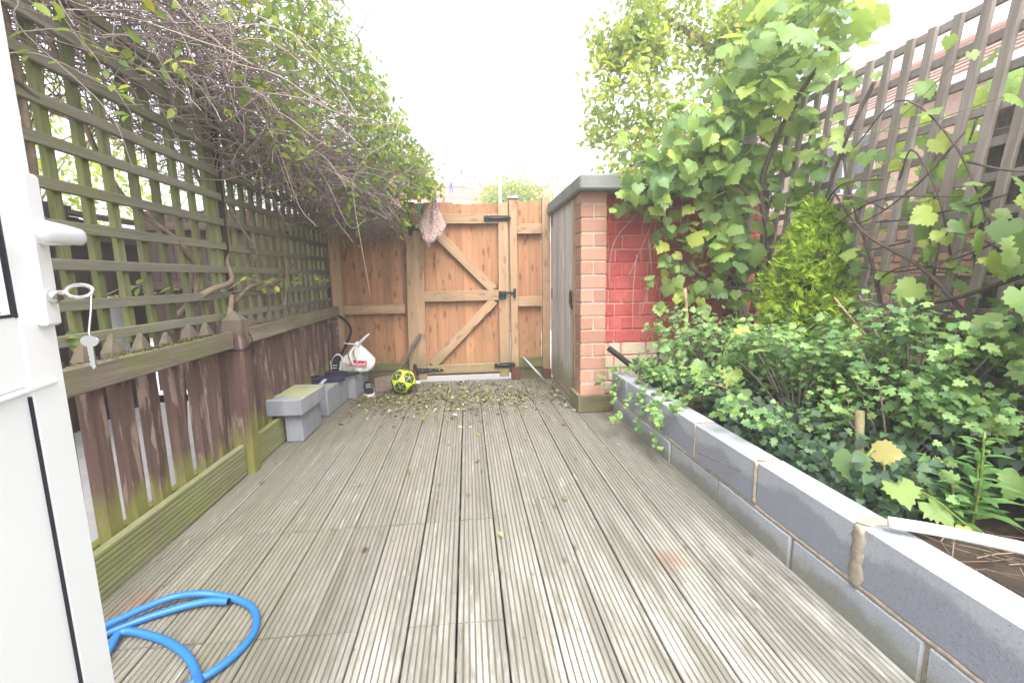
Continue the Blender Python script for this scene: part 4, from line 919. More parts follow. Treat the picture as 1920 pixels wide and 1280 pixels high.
# ------------------------------------------------------------ leaning and standing oddments
spd = thing('spade', (-.70, 4.12, .05), 'old spade with dark shaft leaning behind the yellow ball', 'spade')
tube('shaft', [(-.462, 4.335, .495), (-.58, 4.27, .32), (-.705, 4.20, .10)], .016, 'shaft', spd, 8, 8)
plank('blade', (-.88, 4.12, .055), (-.70, 4.14, .075), .15, .012, (.1, -.75, .65), 'spadeiron', spd); tube('socket', [(-.72, 4.17, .09), (-.69, 4.21, .13)], .022, 'spadeiron', spd, 4, 8)
tag(tube('metal_strip', [(.535, 4.335, .235), (.735, 4.20, .012)], .012, 'alu', None, 4, 5), 'thin grey metal strip leaning against the narrow panel', 'strip')
tag(tube('bent_pipe', [(-1.215, 4.31, .695), (-1.17, 4.30, .665), (-1.12, 4.30, .60), (-1.112, 4.30, .53), (-1.15, 4.28, .43), (-1.20, 4.26, .33), (-1.215, 4.24, .24), (-1.21, 4.23, .02)], .012, 'blackrubber', None, 30, 8), 'dark flexible pipe curling out of the fence corner behind the bag', 'pipe')
tag(box('stone_chip', (-.515, 4.33, .016), (.06, .04, .032), 'soleoff', None, .012), 'small pale stone at the foot of the hinge post beside the ball', 'stone')
tag(tube('white_pipe', [(1.145, 1.035, .338), (1.28, .93, .345), (1.62, .60, .36)], .0155, 'pipewhite', None, 12, 12), 'white plastic pipe lying across the bed behind the block wall', 'pipe')
tag(tube('garden_stake', [(1.50, 1.49, .17), (1.485, 1.50, .50)], .0155, 'stakewood', None, 4, 10), 'short wooden stake standing in the bed behind the pale vine leaf', 'stake')
tag(tube('garden_cane', [(1.575, 3.02, .2), (1.55, 3.0, .70), (1.525, 3.0, .93)], .012, 'cane', None, 6, 8), 'upright brown cane in front of the red brick wall', 'cane')
tag(tube('black_pipe', [(1.02, 3.13, .50), (1.10, 3.10, .435), (1.19, 3.08, .36)], .021, 'blackrubber', None, 10, 12), 'short black pipe sticking up over the end of the block wall', 'pipe')
pot = thing('plant_pot', (1.30, 2.42, .2), 'terracotta flower pot half hidden in leaves behind the block wall', 'pot')
V, F = lathe([(.045, 0), (.058, .10), (.058, .101), (.066, .102), (.066, .135), (.056, .135), (.05, .04)], 20); ob('pot_body', mk('pot_body', V, F, 'terracotta', smooth=False), pot, T(1.30, 2.42, .2))
# ------------------------------------------------------------ washing line, pegs, pink fleece
La, Lb = np.array([-.62, 4.02, 1.585]), np.array([.9, 11.5, 5.05])
lp = lambda u: La+(Lb-La)*u+np.array([0, 0, -.35*u*(1-u)])
tag(tube('washing_line', [lp(u) for u in np.linspace(0, 1, 9)], .0022, 'line', None, 24, 5), 'thin pale washing line rising from the twigs over the gate', 'line')
wp = thing('washing_pole', (.9, 11.5, -.05), 'tall slim pole at the far end of the washing line', 'pole'); tube('pole_shaft', [(.9, 11.5, -.05), (.9, 11.5, 5.12)], .03, 'line', wp, 3, 10); tube('hook', [(.9, 11.5, 5.05), (.9, 11.44, 5.08), (.9, 11.42, 5.03)], .008, 'galv', wp, 6, 6)
def peg(p, mat, label, tilt=0.0, s=1.0):
    t = bpy.data.objects.new('clothes_peg', None); t.empty_display_size = .02; m = T(*p) @ Matrix.Rotation(tilt, 4, 'Y') @ Matrix.Scale(s, 4); link(t, None, m); tag(t, label, 'peg', 'plastic pegs on the washing line')
    for sg in (-1, 1): ob('prong', boxmesh('prong', .007, .011, .078, mat, .002), t, m @ T(sg*.006, 0, -.014) @ Matrix.Rotation(-sg*rad(6), 4, 'Y'))
    tube('spring', [m @ Vector((-.008, 0, -.002)), m @ Vector((.008, 0, -.002))], .004*s, 'steel', t, 3, 6)
def at(px, py, y):      # a point on the rear plane, worked out beforehand from the survey
    R = np.array(look(rad(5.6435), rad(8.3258), rad(1.0)).to_3x3()); d = R @ np.array([(px-960)/FPX, (640-py)/FPX, -1]); return CAM+d*(y/d[1])
for (p, mt, lb, tl, s) in (
    ((-.262, 4.19, 1.745), 'pegblue', 'blue peg gripping the top of the pink fleece', .3, 1.0), ((-.188, 4.25, 1.73), 'pegred', 'red peg just right of the pink fleece', .35, 1.1),
    ((-.325, 4.17, 1.72), 'pegyellow', 'yellow peg left of the fleece by the leaves', -.7, 1.0), ((-.13, 4.8, 1.97), 'pegblue', 'lone blue peg higher up the line against the sky', .02, 1.35),
    ((-.09, 5.4, 2.19), 'peggreen', 'pale green peg far up the line against the sky', .4, 1.1), ((-.02, 5.6, 2.27), 'pegred', 'topmost red peg on the line against the sky', -.15, 1.5),
    ((-.462, 4.13, 1.65), 'peggreen', 'leftmost green peg by the twigs', .1, 1.1), ((-.438, 4.14, 1.652), 'pegred', 'dark red peg among the green pegs by the twigs', 0, 1.1),
    ((-.412, 4.14, 1.655), 'peggreen', 'green peg second in the bunch by the twigs', -.1, 1.1), ((-.385, 4.15, 1.672), 'peggreen', 'green peg nearest the fleece, tilted', .7, 1.0)): peg(p, mt, lb, tl, s)
n1, n2 = 30, 26; fv = []; rf_ = np.random.default_rng(5)
for i in range(n1+1):
    v = i/n1
    left = np.interp(v, [0, .25, .62, .85, 1], [-.012, -.075, -.128, -.10, -.05]); right = np.interp(v, [0, .25, .55, .75, 1], [.012, .055, .122, .085, .0])
    for side in (0, 1):
        for j in range(n2+1):
            u = j/n2; x = left+(right-left)*u; fold = .022*math.sin(math.pi*u)+.03*math.exp(-((u-.42)/.1)**2)*min(1, v*2)
            y = (-1 if side == 0 else 1)*(.022*math.sin(math.pi*u)**.5+.004)*(.4+v)*(1-.5*(v > .9)) + (.028*math.exp(-((u-.38)/.09)**2)*math.sin(math.pi*min(v*1.1, 1)) if side == 0 else 0)
            zz = -.40*v-.03*math.sin(u*3.0)*v; a = .0035; fv.append((x+a*rf_.normal(), y+a*rf_.normal(), zz+a*rf_.normal()))
W2 = 2*(n2+1); ff = []
for i in range(n1):
    for j in range(n2): ff.append((i*W2+j, i*W2+j+1, (i+1)*W2+j+1, (i+1)*W2+j)); q = n2+1; ff.append((i*W2+q+j, (i+1)*W2+q+j, (i+1)*W2+q+j+1, i*W2+q+j+1))
    for j in (0, n2): ff.append((i*W2+j, (i+1)*W2+j, (i+1)*W2+n2+1+j, i*W2+n2+1+j))
ff.append(tuple(range(n2+1))+tuple(range(W2-1, n2, -1))); ff.append(tuple(n1*W2+k for k in list(range(n2+1))+list(range(W2-1, n2, -1))))
tag(ob('pink_fleece', mk('pink_fleece', fv, ff, 'fleece', smooth=True), None, T(-.268, 4.19, 1.735) @ Matrix.Rotation(rad(6), 4, 'Y')), 'fluffy pale pink fleece cloth pegged to the washing line in front of the gate', 'cloth')
# ------------------------------------------------------------ fallen leaves
n = 2900
py = 3.75+.26*rng.normal(size=n); px = -.25+.62*rng.normal(size=n); py[:200] = 3.9-.2*rng.random(200); px[:200] = -.85+.3*rng.normal(size=200)
px[200:320] = .72+.1*rng.random(120); py[200:320] = 3.3+1.05*rng.random(120); px[320:420] = -1.1+2.0*rng.random(100); py[320:420] = 3.9-2.3*rng.random(100)**2.2; py[420:470] = 4.15+.2*rng.random(50); px[420:470] = -.9+1.6*rng.random(50)
k = (px > -1.15) & (px < .80) & (py < 4.36) & (py > 1.0) & ~((px < -.98) & (py > 2.8)); P = np.stack([px, py, .004+.010*rng.random(n)], -1)[k]; n = len(P)
V, F, r = joined(LEAF['simple'], P, frames(rvec(n)*.8+[0, 0, 1], rvec(n)*[1, 1, .1]), .014+.034*rng.random(n)**1.6, rng.random(n))
tag(ob('fallen_leaves', mknp('fallen_leaves', V, F, 'litter', r, True), None), kind='stuff')
n = 1100; Pd = np.stack([-1.15+2.2*rng.random(n), 1.0+3.35*rng.random(n)**.7, .003+.003*rng.random(n)], -1)
V, F, r = joined(LEAF['simple'], Pd, frames(rvec(n)*.5+[0, 0, 1], rvec(n)*[1, 1, .1]), .004+.009*rng.random(n)**2, rng.random(n)*.35)
tag(ob('deck_debris', mknp('deck_debris', V, F, 'litter', r), None), kind='stuff')
# ------------------------------------------------------------ honeysuckle over the left trellis
hn = thing('climbing_honeysuckle', (-1.42, 2.9, -.1), 'huge tangled honeysuckle spilling twigs and yellow-green leaves over the left trellis', 'climber')
HY = [.6, 1.2, 2.0, 2.8, 3.5, 4.1, 4.6]
HX = [-1.80, -1.72, -1.55, -1.32, -1.08, -.84, -.80]; HZ = [2.50, 2.48, 2.38, 2.20, 1.98, 1.78, 1.72]
HRX = [.50, .55, .62, .66, .66, .60, .45]; HRZ = [.95, .95, .90, .78, .62, .42, .30]
def hpt(y, u, v):
    return np.stack([np.interp(y, HY, HX)+np.interp(y, HY, HRX)*u, y, np.interp(y, HY, HZ)+np.interp(y, HY, HRZ)*v], -1)
N = 9500; P_ = 13
y0 = .8+3.75*rng.random(N)**.85; a = rng.random(N)*2*np.pi; rr = np.sqrt(rng.random(N))*.98
st = hpt(y0, rr*np.cos(a), rr*np.sin(a))
d = np.stack([.35+.5*rng.normal(size=N), .55*rng.normal(size=N)+.25, .35*rng.normal(size=N)+.15], -1); d = unit(d)
L = .28+.62*rng.random(N)**1.5; C = np.zeros((N, P_, 3)); C[:, 0] = st; cur = d.copy(); curl = rng.normal(size=(N, 3))*.22
for i in range(1, P_):
    cur = unit(cur+curl*.35+rng.normal(size=(N, 3))*.13+np.array([0, 0, -.11])); C[:, i] = C[:, i-1]+cur*(L/P_)[:, None]
C[:, :, 0] = np.maximum(C[:, :, 0], -2.5)
out_ = (.7*rr*np.cos(a)+.7*rr*np.sin(a) > .28) & (rng.random(N) < .85)
gone = ((C[:, :, 0]/C[:, :, 1] > -.125) & ((C[:, :, 2]-1.03)/C[:, :, 1] < .172)).any(1) & (C[:, 0, 1] > 2.8)
hi = ~gone & ~out_ & (C[:, :, 2].min(1) > np.interp(C[:, -1, 1], [1, 2, 2.6, 3.2, 3.8, 4.4], [1.80, 1.66, 1.55, 1.44, 1.33, 1.28]))
C = C[hi]; N = len(C); o0 = np.array([-1.42, 2.9, -.1])
dt = .5+.5*rng.random(N)
V, F = tubes(C-o0, (.0026*dt+.0008)[:, None]*np.linspace(1.2, .6, P_)[None], 3)
mi = np.repeat((rng.random(N) < .3).astype(int), (P_-1)*3)
tag(ob('twig_tangle', mknp('twig_tangle', V, F, ['twig', 'twig2'], None, True, mi), hn, T(*o0)), kind='stuff')
# long hanging and arching stems one can follow singly
q = np.random.default_rng(21)
for i in range(9):
    y = 1.35+1.9*q.random(); x = np.interp(y, HY, HX)+np.interp(y, HY, HRX)*(.3+.5*q.random()); z = np.interp(y, HY, HZ)-np.interp(y, HY, HRZ)*(.2+.5*q.random()); x = max(x, -1.27)
    pts = [(x-.1, y-.15, z+.1)]; dx, dy = .12+.12*q.random(), .25*q.normal()
    for s in (1, 2, 3, 4): pts.append((x+dx*.4*s+.03*q.normal(), y+dy*.35*s+.04*q.normal(), z-.045*s*s*(.5+.7*q.random())+.03*q.normal()))
    tube('stem', pts, [.0026, .0012], 'twig', hn, 18, 4, False)
thick = [[(-1.46, 1.62, -.1), (-1.42, 1.60, .8), (-1.34, 1.58, 1.25), (-1.31, 1.56, 1.55), (-1.36, 1.60, 1.9), (-1.5, 1.7, 2.3)],
         [(-1.5, 2.35, -.1), (-1.40, 2.30, .70), (-1.34, 2.38, 1.02), (-1.30, 2.22, 1.20), (-1.36, 1.98, 1.38), (-1.42, 1.9, 1.7), (-1.5, 1.85, 2.2)],
         [(-1.42, 2.30, .86), (-1.29, 2.36, .98), (-1.27, 2.56, 1.03), (-1.31, 2.62, 1.14), (-1.33, 2.68, 1.25), (-1.36, 2.6, 1.45), (-1.40, 2.4, 1.9)],
         [(-1.30, 2.45, .70), (-1.25, 2.47, .86), (-1.27, 2.55, .95), (-1.29, 2.62, .92), (-1.28, 2.80, 1.0), (-1.30, 3.2, 1.02), (-1.33, 3.6, 1.15)],
         [(-1.31, 2.95, 1.12), (-1.27, 2.88, 1.22), (-1.30, 2.75, 1.38), (-1.36, 2.7, 1.6)], [(-1.30, 3.05, .80), (-1.27, 3.0, .93), (-1.29, 2.85, .98), (-1.3, 2.6, .97)],
         [(-1.30, 3.3, .82), (-1.27, 3.3, 1.0), (-1.28, 3.35, 1.2), (-1.32, 3.25, 1.5)], [(-1.5, 1.35, -.1), (-1.42, 1.36, .9), (-1.36, 1.38, 1.4), (-1.29, 1.45, 1.62), (-1.30, 1.6, 1.60)]]
for i, t_ in enumerate(thick): tube('woody_stem', t_, [.017, .012, .008] if i < 4 else [.010, .007, .006], 'bark', hn, 34, 7)
# leaves, denser on the sunny outside and on the crown's far shoulder
N = 30000; y = .8+3.8*rng.random(N)**.7; a = rng.random(N)*2*np.pi; rr = (.55+.5*rng.random(N)**.5)
u, v = rr*np.cos(a), rr*np.sin(a); clump = np.sin(y*9+u*5)+np.sin(v*7+y*4.0+1)+.6*np.sin(u*13-y*11)
face = (v*.6+u*.65)
keep = (face+.22*clump+np.interp(y, [1, 2.0, 3.0, 4.4], [-.40, -.05, .14, .24]) > rng.random(N)*.95+.0)
P = hpt(y, u, v)[keep]; nrm = np.stack([u, 0*u-.35, v*.8+.3], -1)[keep]; n = len(P)
P = P+rng.normal(size=(n, 3))*.035
kp = ~((P[:, 0]/P[:, 1] > -.12) & ((P[:, 2]-1.03)/P[:, 1] < .17) & (P[:, 1] > 2.8)); P = P[kp]; nrm = nrm[kp]; n = len(P)
S = (.032+.032*rng.random(n))
place_leaves(hn, 'simple', 'honey', P, frames(nrm+.75*rng.normal(size=(n, 3)), rvec(n)*[1, 1, .6]+[.25, -.1, -.45]), S, 260, 9)
# a few sprays in front of trellis and twigs
def spray(parent, pts, kind, mat, nl, s, seed, stem='greenstem', r=.002, spread=.9, up=.2, name='stem'):
    q = np.random.default_rng(seed); c = spline(pts, 24); tube(name, pts, [r, r*.6], stem, parent, 20, 4, False)
    ii = (q.random(nl)**.8*23).astype(int); ii[:3] = 23; t = unit(np.gradient(c, axis=0))[ii]; side = unit(q.normal(size=(nl, 3)))
    tip = t*.4+side*spread; P = c[ii]+side*s*.12; nr = q.normal(size=(nl, 3))*.5+[-.1, -.5, .8+up]
    return P, frames(nr, tip), s*(.6+.6*q.random(nl))
SP = []
q = np.random.default_rng(3)
for i in range(34):
    y = 1.15+3.0*q.random(); x = max(np.interp(y, HY, HX)+np.interp(y, HY, HRX)*(.35+.55*q.random()), -1.24); z = np.interp(y, HY, HZ)-np.interp(y, HY, HRZ)*(.1+.75*q.random()); e = q.normal(size=3)*.05
    SP.append(spray(hn, [(x-.05, y, z), (x+.05+e[0], y-.05+e[1], z+.03+e[2]), (x+.12+e[0], y-.08+2*e[1], z-.02+2*e[2])], 'simple', 'honey', 9, .050, 100+i, 'twig2', .0016))
for i, (x, y, z, dx) in enumerate(((-1.24, 2.62, 1.02, .12), (-1.24, 3.0, 1.02, .10), (-1.22, 3.45, 1.05, .12), (-1.24, 1.38, 1.80, .10), (-1.22, 1.50, 1.66, .12), (-1.36, 1.92, 1.0, .03), (-1.38, 2.05, 1.01, .03), (-1.34, 1.45, .86, .03), (-1.22, 1.62, 1.78, .10))):
    SP.append(spray(hn, [(x-.03, y-.1, z-.03), (x+.03, y, z+.02), (x+dx, y+.14, z-.02)], 'simple', 'honey', 9, .052, 300+i, 'twig2', .0018))
place_leaves(hn, 'simple', 'honey', np.vstack([s[0] for s in SP]), np.vstack([s[1] for s in SP]), np.concatenate([s[2] for s in SP]), 40, 9)
# a loose leafy mass of the neighbour's garden behind the honeysuckle
nb_ = thing('leafy_shrub', (-3.9, 3.6, -.2), 'airy green shrub in the neighbouring yard behind the dark fence', 'shrub')
for i in range(7): a = i*.9; tube('stem', [(-3.9, 3.6, -.2), (-3.9+.3*math.cos(a), 3.6+.6*math.sin(a), 1.2), (-3.9+.5*math.cos(a), 3.6+1.5*math.sin(a), 2.4)], [.02, .006], 'bark', nb_, 10, 5)
n = 5200; P = rvec(n)*(rng.random(n)**.4)[:, None]*[.9, 2.8, .85]+[-3.8, 3.4, 2.15]
place_leaves(nb_, 'simple', 'appleleaf', P, frames(rvec(n)+[0, 0, .6], rvec(n)), .05+.03*rng.random(n), 0)
# ------------------------------------------------------------ grape vine over the shed and the tall trellis
gv = thing('grape_vine', (2.02, 2.95, .2), 'grape vine with broad lobed leaves over the shed roof and tall trellis', 'vine')
trunkpts = [[(2.02, 2.95, .2), (1.98, 2.92, .7), (2.03, 2.86, 1.2), (1.95, 2.85, 1.6), (2.0, 2.7, 2.0), (2.02, 2.4, 2.25)],
            [(2.05, 1.15, .2), (2.00, 1.25, .8), (2.02, 1.38, 1.05), (1.99, 1.30, 1.22), (2.03, 1.45, 1.35)], [(2.0, 1.38, 1.02), (1.98, 1.60, .92), (2.02, 1.80, .86), (2.03, 2.05, .72)], [(2.0, 1.28, 1.05), (1.93, 1.12, 1.12), (1.95, 1.0, 1.2), (1.98, .8, 1.25)],
            [(1.98, 2.92, .9), (1.7, 3.1, 1.0), (1.45, 3.2, 1.35), (1.25, 3.15, 1.60)], [(2.0, 2.85, 1.45), (1.7, 3.0, 1.72), (1.35, 3.05, 1.80), (1.12, 3.05, 1.76)],
            [(2.03, 1.9, .5), (2.04, 2.05, 1.0), (2.02, 2.25, 1.5), (2.03, 2.30, 1.75)], [(2.05, 1.55, .75), (1.98, 1.75, 1.02), (2.0, 2.1, 1.22), (2.02, 2.35, 1.48)], [(2.0, 1.34, .75), (2.02, 1.42, 1.0), (2.0, 1.38, 1.2)], [(2.03, 2.15, 1.95), (2.0, 2.25, 1.72), (2.02, 2.40, 1.40)]]
for i, t_ in enumerate(trunkpts): tube('vine_stem', t_, [.022, .012] if i < 2 else [.010, .006], 'darkbark', gv, 30, 7)
q = np.random.default_rng(11)
for i in range(26):       # thin canes
    y = 1.3+1.6*q.random(); z = .7+.9*q.random(); a = q.normal(size=2)
    tube('cane', [(2.04, y, z), (2.0, y+.12*a[0], z+.15*a[1]), (1.99-.05*q.random(), y+.3*a[0], z+.25*a[1]), (2.02, y+.5*a[0], z+.2*a[1])], [.005, .003], 'darkbark', gv, 14, 5)
for i in range(12):       # dry runners across the red wall
    x = 1.25+.8*q.random(); z = 1.1+.5*q.random(); tube('cane', [(x, 3.26, z), (x-.1+.1*q.normal(), 3.22, z-.25), (x-.15+.15*q.normal(), 3.24, z-.6)], [.003, .002], 'twig2', gv, 12, 4)
CL = [((1.52, 3.02, 1.66), (.42, .16, .17), 130, .12), ((1.20, 3.10, 1.58), (.18, .10, .14), 18, .095), ((1.35, 3.05, 1.88), (.28, .2, .14), 46, .095), ((2.0, 2.95, 1.5), (.12, .15, .4), 40, .12), ((1.95, 3.05, 1.05), (.18, .1, .25), 30, .12), ((2.03, 1.95, 1.75), (.05, .4, .25), 16, .085), ((1.78, 2.95, 1.90), (.38, .25, .28), 150, .125), ((1.62, 3.0, 2.0), (.25, .25, .22), 50, .11), ((1.98, 2.75, 2.30), (.34, .35, .32), 170, .13),
      ((2.12, 2.65, 2.62), (.34, .3, .22), 60, .13), ((1.55, 3.12, 1.25), (.22, .07, .22), 34, .11), ((1.80, 2.95, 1.28), (.20, .12, .22), 36, .14), ((1.42, 3.14, .98), (.14, .06, .16), 16, .10), ((1.70, 3.0, .90), (.20, .12, .10), 16, .12),
      ((1.98, 1.70, 1.16), (.05, .30, .28), 26, .10), ((1.90, 1.32, 1.12), (.08, .18, .16), 14, .12), ((1.80, 1.18, .98), (.12, .14, .10), 16, .14), ((1.92, 1.25, .80), (.10, .2, .12), 14, .12), ((2.02, 2.5, 1.70), (.06, .28, .42), 60, .095), ((2.02, 2.2, 1.2), (.05, .2, .2), 10, .09)]
Ps, Rs, Ss = [], [], []
for c, r, n, s in CL:
    p = rvec(n)*(rng.random(n)**.45)[:, None]*np.array(r)*1.25+c
    Ps.append(p); Rs.append(frames(np.array([-.35, -.85, .55])+.55*rng.normal(size=(n, 3)), np.array([0, -.15, -1.0])+.6*rng.normal(size=(n, 3)))); Ss.append(s*(.55+.6*rng.random(n)))
for p in Ps[:10]:         # petioles and shoots linking the clusters
    for k in range(0, len(p)-1, 5): tube('shoot', [p[k]+[0, .03, 0], (p[k]+p[k+1])/2+[0, .03, -.04], p[k+1]+[0, .03, 0]], [.0025, .0018], 'greenstem', gv, 8, 4, False)
place_leaves(gv, 'grape', 'grape', np.vstack(Ps), np.vstack(Rs), np.concatenate(Ss), 300, 10)
# long trailing shoots with young leaves over the block wall and bed
yv = thing('trailing_vine_shoot', (1.36, 1.36, .2), 'young vine shoot with pale yellowish leaf leaning over the block wall', 'vine')
tube('stem', [(1.34, 1.32, .2), (1.315, 1.29, .32), (1.30, 1.28, .40), (1.325, 1.275, .445)], .005, 'greenstem', yv, 16, 6)
tube('tendril', [(1.36, 1.28, .31), (1.42, 1.18, .33), (1.40, 1.02, .30), (1.36, .93, .335)], .0025, 'greenstem', yv, 14, 4)
place_leaves(yv, 'grape', 'grapeyoung', np.array([(1.33, 1.27, .44), (1.335, 1.25, .41), (1.31, .98, .345)]), frames([(-.6, -.5, .55), (.6, -.7, .2), (-.3, -.5, .8)], [(.9, -.6, -.15), (.1, -.1, -1), (-.4, -.6, -.4)]), np.array([.082, .05, .04]), 10, 1)
place_leaves(yv, 'grape', 'grape', np.array([(1.26, 1.29, .425), (1.36, 1.22, .35), (1.42, 1.16, .31), (1.48, 1.22, .29)]), frames([(-.75, -.5, .5), (-.3, -.5, .8), (-.2, -.6, .8), (-.2, -.4, .9)], [(-.55, -.55, -.65), (-.2, -.7, -.5), (.2, -.8, -.4), (.5, -.8, -.3)]), np.array([.105, .10, .09, .10]), 10, 1)
y2 = thing('trailing_vine_shoot', (1.42, 2.3, .2), 'vine shoot with broad flat leaves hanging over the gooseberry bushes', 'vine')
tube('stem', [(1.55, 2.6, .2), (1.5, 2.45, .6), (1.45, 2.3, .68), (1.35, 2.2, .60), (1.30, 2.15, .50)], [.005, .003], 'greenstem', y2, 20, 5)
place_leaves(y2, 'grape', 'grape', np.array([(1.45, 2.25, .66), (1.36, 2.12, .53), (1.37, 2.05, .45), (1.28, 2.3, .55), (1.52, 2.35, .72), (1.60, 1.95, .56), (1.24, 2.25, .52), (1.72, 1.35, .62), (1.78, 1.28, .52), (1.85, 1.22, .45), (1.72, 1.15, .38)]), frames(np.array([-.3, -.6, .7])+.3*rng.normal(size=(11, 3)), np.array([-.3, -.5, -.6])+.4*rng.normal(size=(11, 3))), np.array([.09, .11, .12, .08, .09, .10, .08, .11, .11, .10, .10]), 20, 1)
# vine behind the trellis
v2 = thing('far_vine', (2.7, 2.2, -.2), 'backlit yellow-green vine growing behind the tall trellis', 'vine')
for i in range(5): tube('vine_stem', [(2.7, 1.4+.4*i, -.2), (2.65, 1.5+.4*i, 1.0), (2.7, 1.3+.45*i, 1.9)], [.014, .006], 'darkbark', v2, 12, 5)
n = 210; P = rvec(n)*(rng.random(n)**.4)[:, None]*[.25, .85, .42]+[2.62, 1.95, 1.55]
place_leaves(v2, 'grape', 'grape', P, frames(np.array([-.5, -.6, .5])+.6*rng.normal(size=(n, 3)), np.array([0, -.2, -1.])+.6*rng.normal(size=(n, 3))), .10+.06*rng.random(n), 120, 10)
# ------------------------------------------------------------ apple tree behind the shed
tr = thing('apple_tree', (2.75, 4.9, -.2), 'airy yellow-green fruit tree with a long bare limb above the shed', 'tree')
tube('trunk', [(2.75, 4.9, -.2), (2.72, 4.85, 1.2), (2.76, 4.75, 2.3), (2.70, 4.6, 3.0)], [.09, .07, .05], 'bark', tr, 16, 10)
limbs = [[(2.78, 4.5, 2.95), (2.45, 4.5, 3.22), (2.05, 4.5, 3.45), (1.80, 4.5, 3.75), (1.6, 4.5, 4.2)], [(2.07, 4.5, 3.43), (1.85, 4.45, 3.20), (1.55, 4.45, 3.08), (1.38, 4.45, 3.12)], [(2.72, 4.7, 2.7), (2.3, 4.7, 2.6), (1.8, 4.6, 2.55), (1.4, 4.5, 2.35)], [(2.75, 4.75, 2.5), (2.95, 4.6, 3.1), (2.9, 4.5, 3.9)], [(2.72, 4.8, 2.2), (2.2, 4.5, 2.15), (1.6, 4.3, 2.05)], [(2.5, 4.5, 3.2), (2.75, 4.5, 3.35), (3.1, 4.5, 3.5)]]
for i, l_ in enumerate(limbs): tube('limb', l_, [.045, .025, .015] if i == 0 else [.018, .008], 'bark', tr, 18, 7)
q = np.random.default_rng(31); Pl = []
for i in range(270):
    l_ = limbs[q.integers(len(limbs))]; c = spline(l_, 20)[q.integers(4, 20)]; e = q.normal(size=3)*[.30, .25, .30]+[-.05, -.05, -.05]
    pts = [c, c+e*.5+[0, 0, .03], c+e+[0, 0, -.05]]; tube('twig', pts, [.004, .002], 'twig', tr, 8, 4, False) if i < 170 else None
    k = 34; f = spline(pts, 20)[q.integers(3, 20, k)]; Pl.append(f+q.normal(size=(k, 3))*.06)
P = np.vstack(Pl); P = P[(P[:, 0] > 1.2)]; n = len(P)
place_leaves(tr, 'simple', 'appleleaf', P, frames(rvec(n)+[0, -.3, .5], rvec(n)+[0, 0, -.4]), .05+.04*rng.random(n), 250, 9.0)
# ------------------------------------------------------------ golden conifer
cn = thing('golden_conifer', (2.0, 2.42, .2), 'bright yellow-green conifer, cone shaped, against the tall trellis', 'conifer')
tube('trunk', [(2.0, 2.42, .18), (2.0, 2.42, .7), (2.0, 2.42, 1.25)], [.025, .008], 'darkbark', cn, 6, 8)
def conr(z): return np.interp(z, [.40, .50, .70, .9, 1.1, 1.25, 1.40], [.09, .18, .225, .205, .16, .105, .015])
n = 6500; z = .42+.96*rng.random(n)**1.05; a = rng.random(n)*2*np.pi; lump = .85+.16*np.sin(a*4+z*11)+.14*np.sin(a*7-z*17)+.13*rng.normal(size=n)
rr = conr(z)*lump*(.70+.34*rng.random(n)**.4)*(1+.35*(rng.random(n) < .07)); P = np.stack([2.0+rr*np.cos(a), 2.42+rr*np.sin(a), z+.03*rng.normal(size=n)], -1)
out = np.stack([np.cos(a), np.sin(a), .9+.3*rng.normal(size=n)], -1)
sv = []; sf = []
for k, (ang, l0, l1) in enumerate([(0, 0, 1), (.6, .15, .75), (-.6, .25, .8), (.75, .4, .95), (-.7, .5, 1.0), (.5, .62, 1.08)]):
    b = np.array([0, l0*.7]); t_ = b+(l1-l0)*.9*np.array([math.sin(ang), math.cos(ang)]); s_ = .055*np.array([math.cos(ang), -math.sin(ang)]); i0 = len(sv)
    sv += [(*(b-s_), 0), (*(b+s_), 0), (*t_, .05*(k % 2)), (*((b+t_)/2), .06)]; sf += [(i0, i0+1, i0+3), (i0+1, i0+2, i0+3), (i0+2, i0, i0+3)]
LEAF['frond'] = (np.array(sv), np.array(sf))
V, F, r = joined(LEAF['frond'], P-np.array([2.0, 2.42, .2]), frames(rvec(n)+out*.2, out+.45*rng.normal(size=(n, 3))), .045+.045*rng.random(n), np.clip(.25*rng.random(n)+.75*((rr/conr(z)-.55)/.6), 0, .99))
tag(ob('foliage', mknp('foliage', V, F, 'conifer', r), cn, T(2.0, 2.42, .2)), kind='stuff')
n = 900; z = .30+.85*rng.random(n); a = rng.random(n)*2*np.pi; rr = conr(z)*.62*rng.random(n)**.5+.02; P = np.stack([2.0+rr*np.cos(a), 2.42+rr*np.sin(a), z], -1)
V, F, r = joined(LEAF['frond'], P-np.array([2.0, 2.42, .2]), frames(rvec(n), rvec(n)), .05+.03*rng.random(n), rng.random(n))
tag(ob('dead_inner_fronds', mknp('dead_inner_fronds', V, F, 'conibrown', r), cn, T(2.0, 2.42, .2)), kind='stuff')
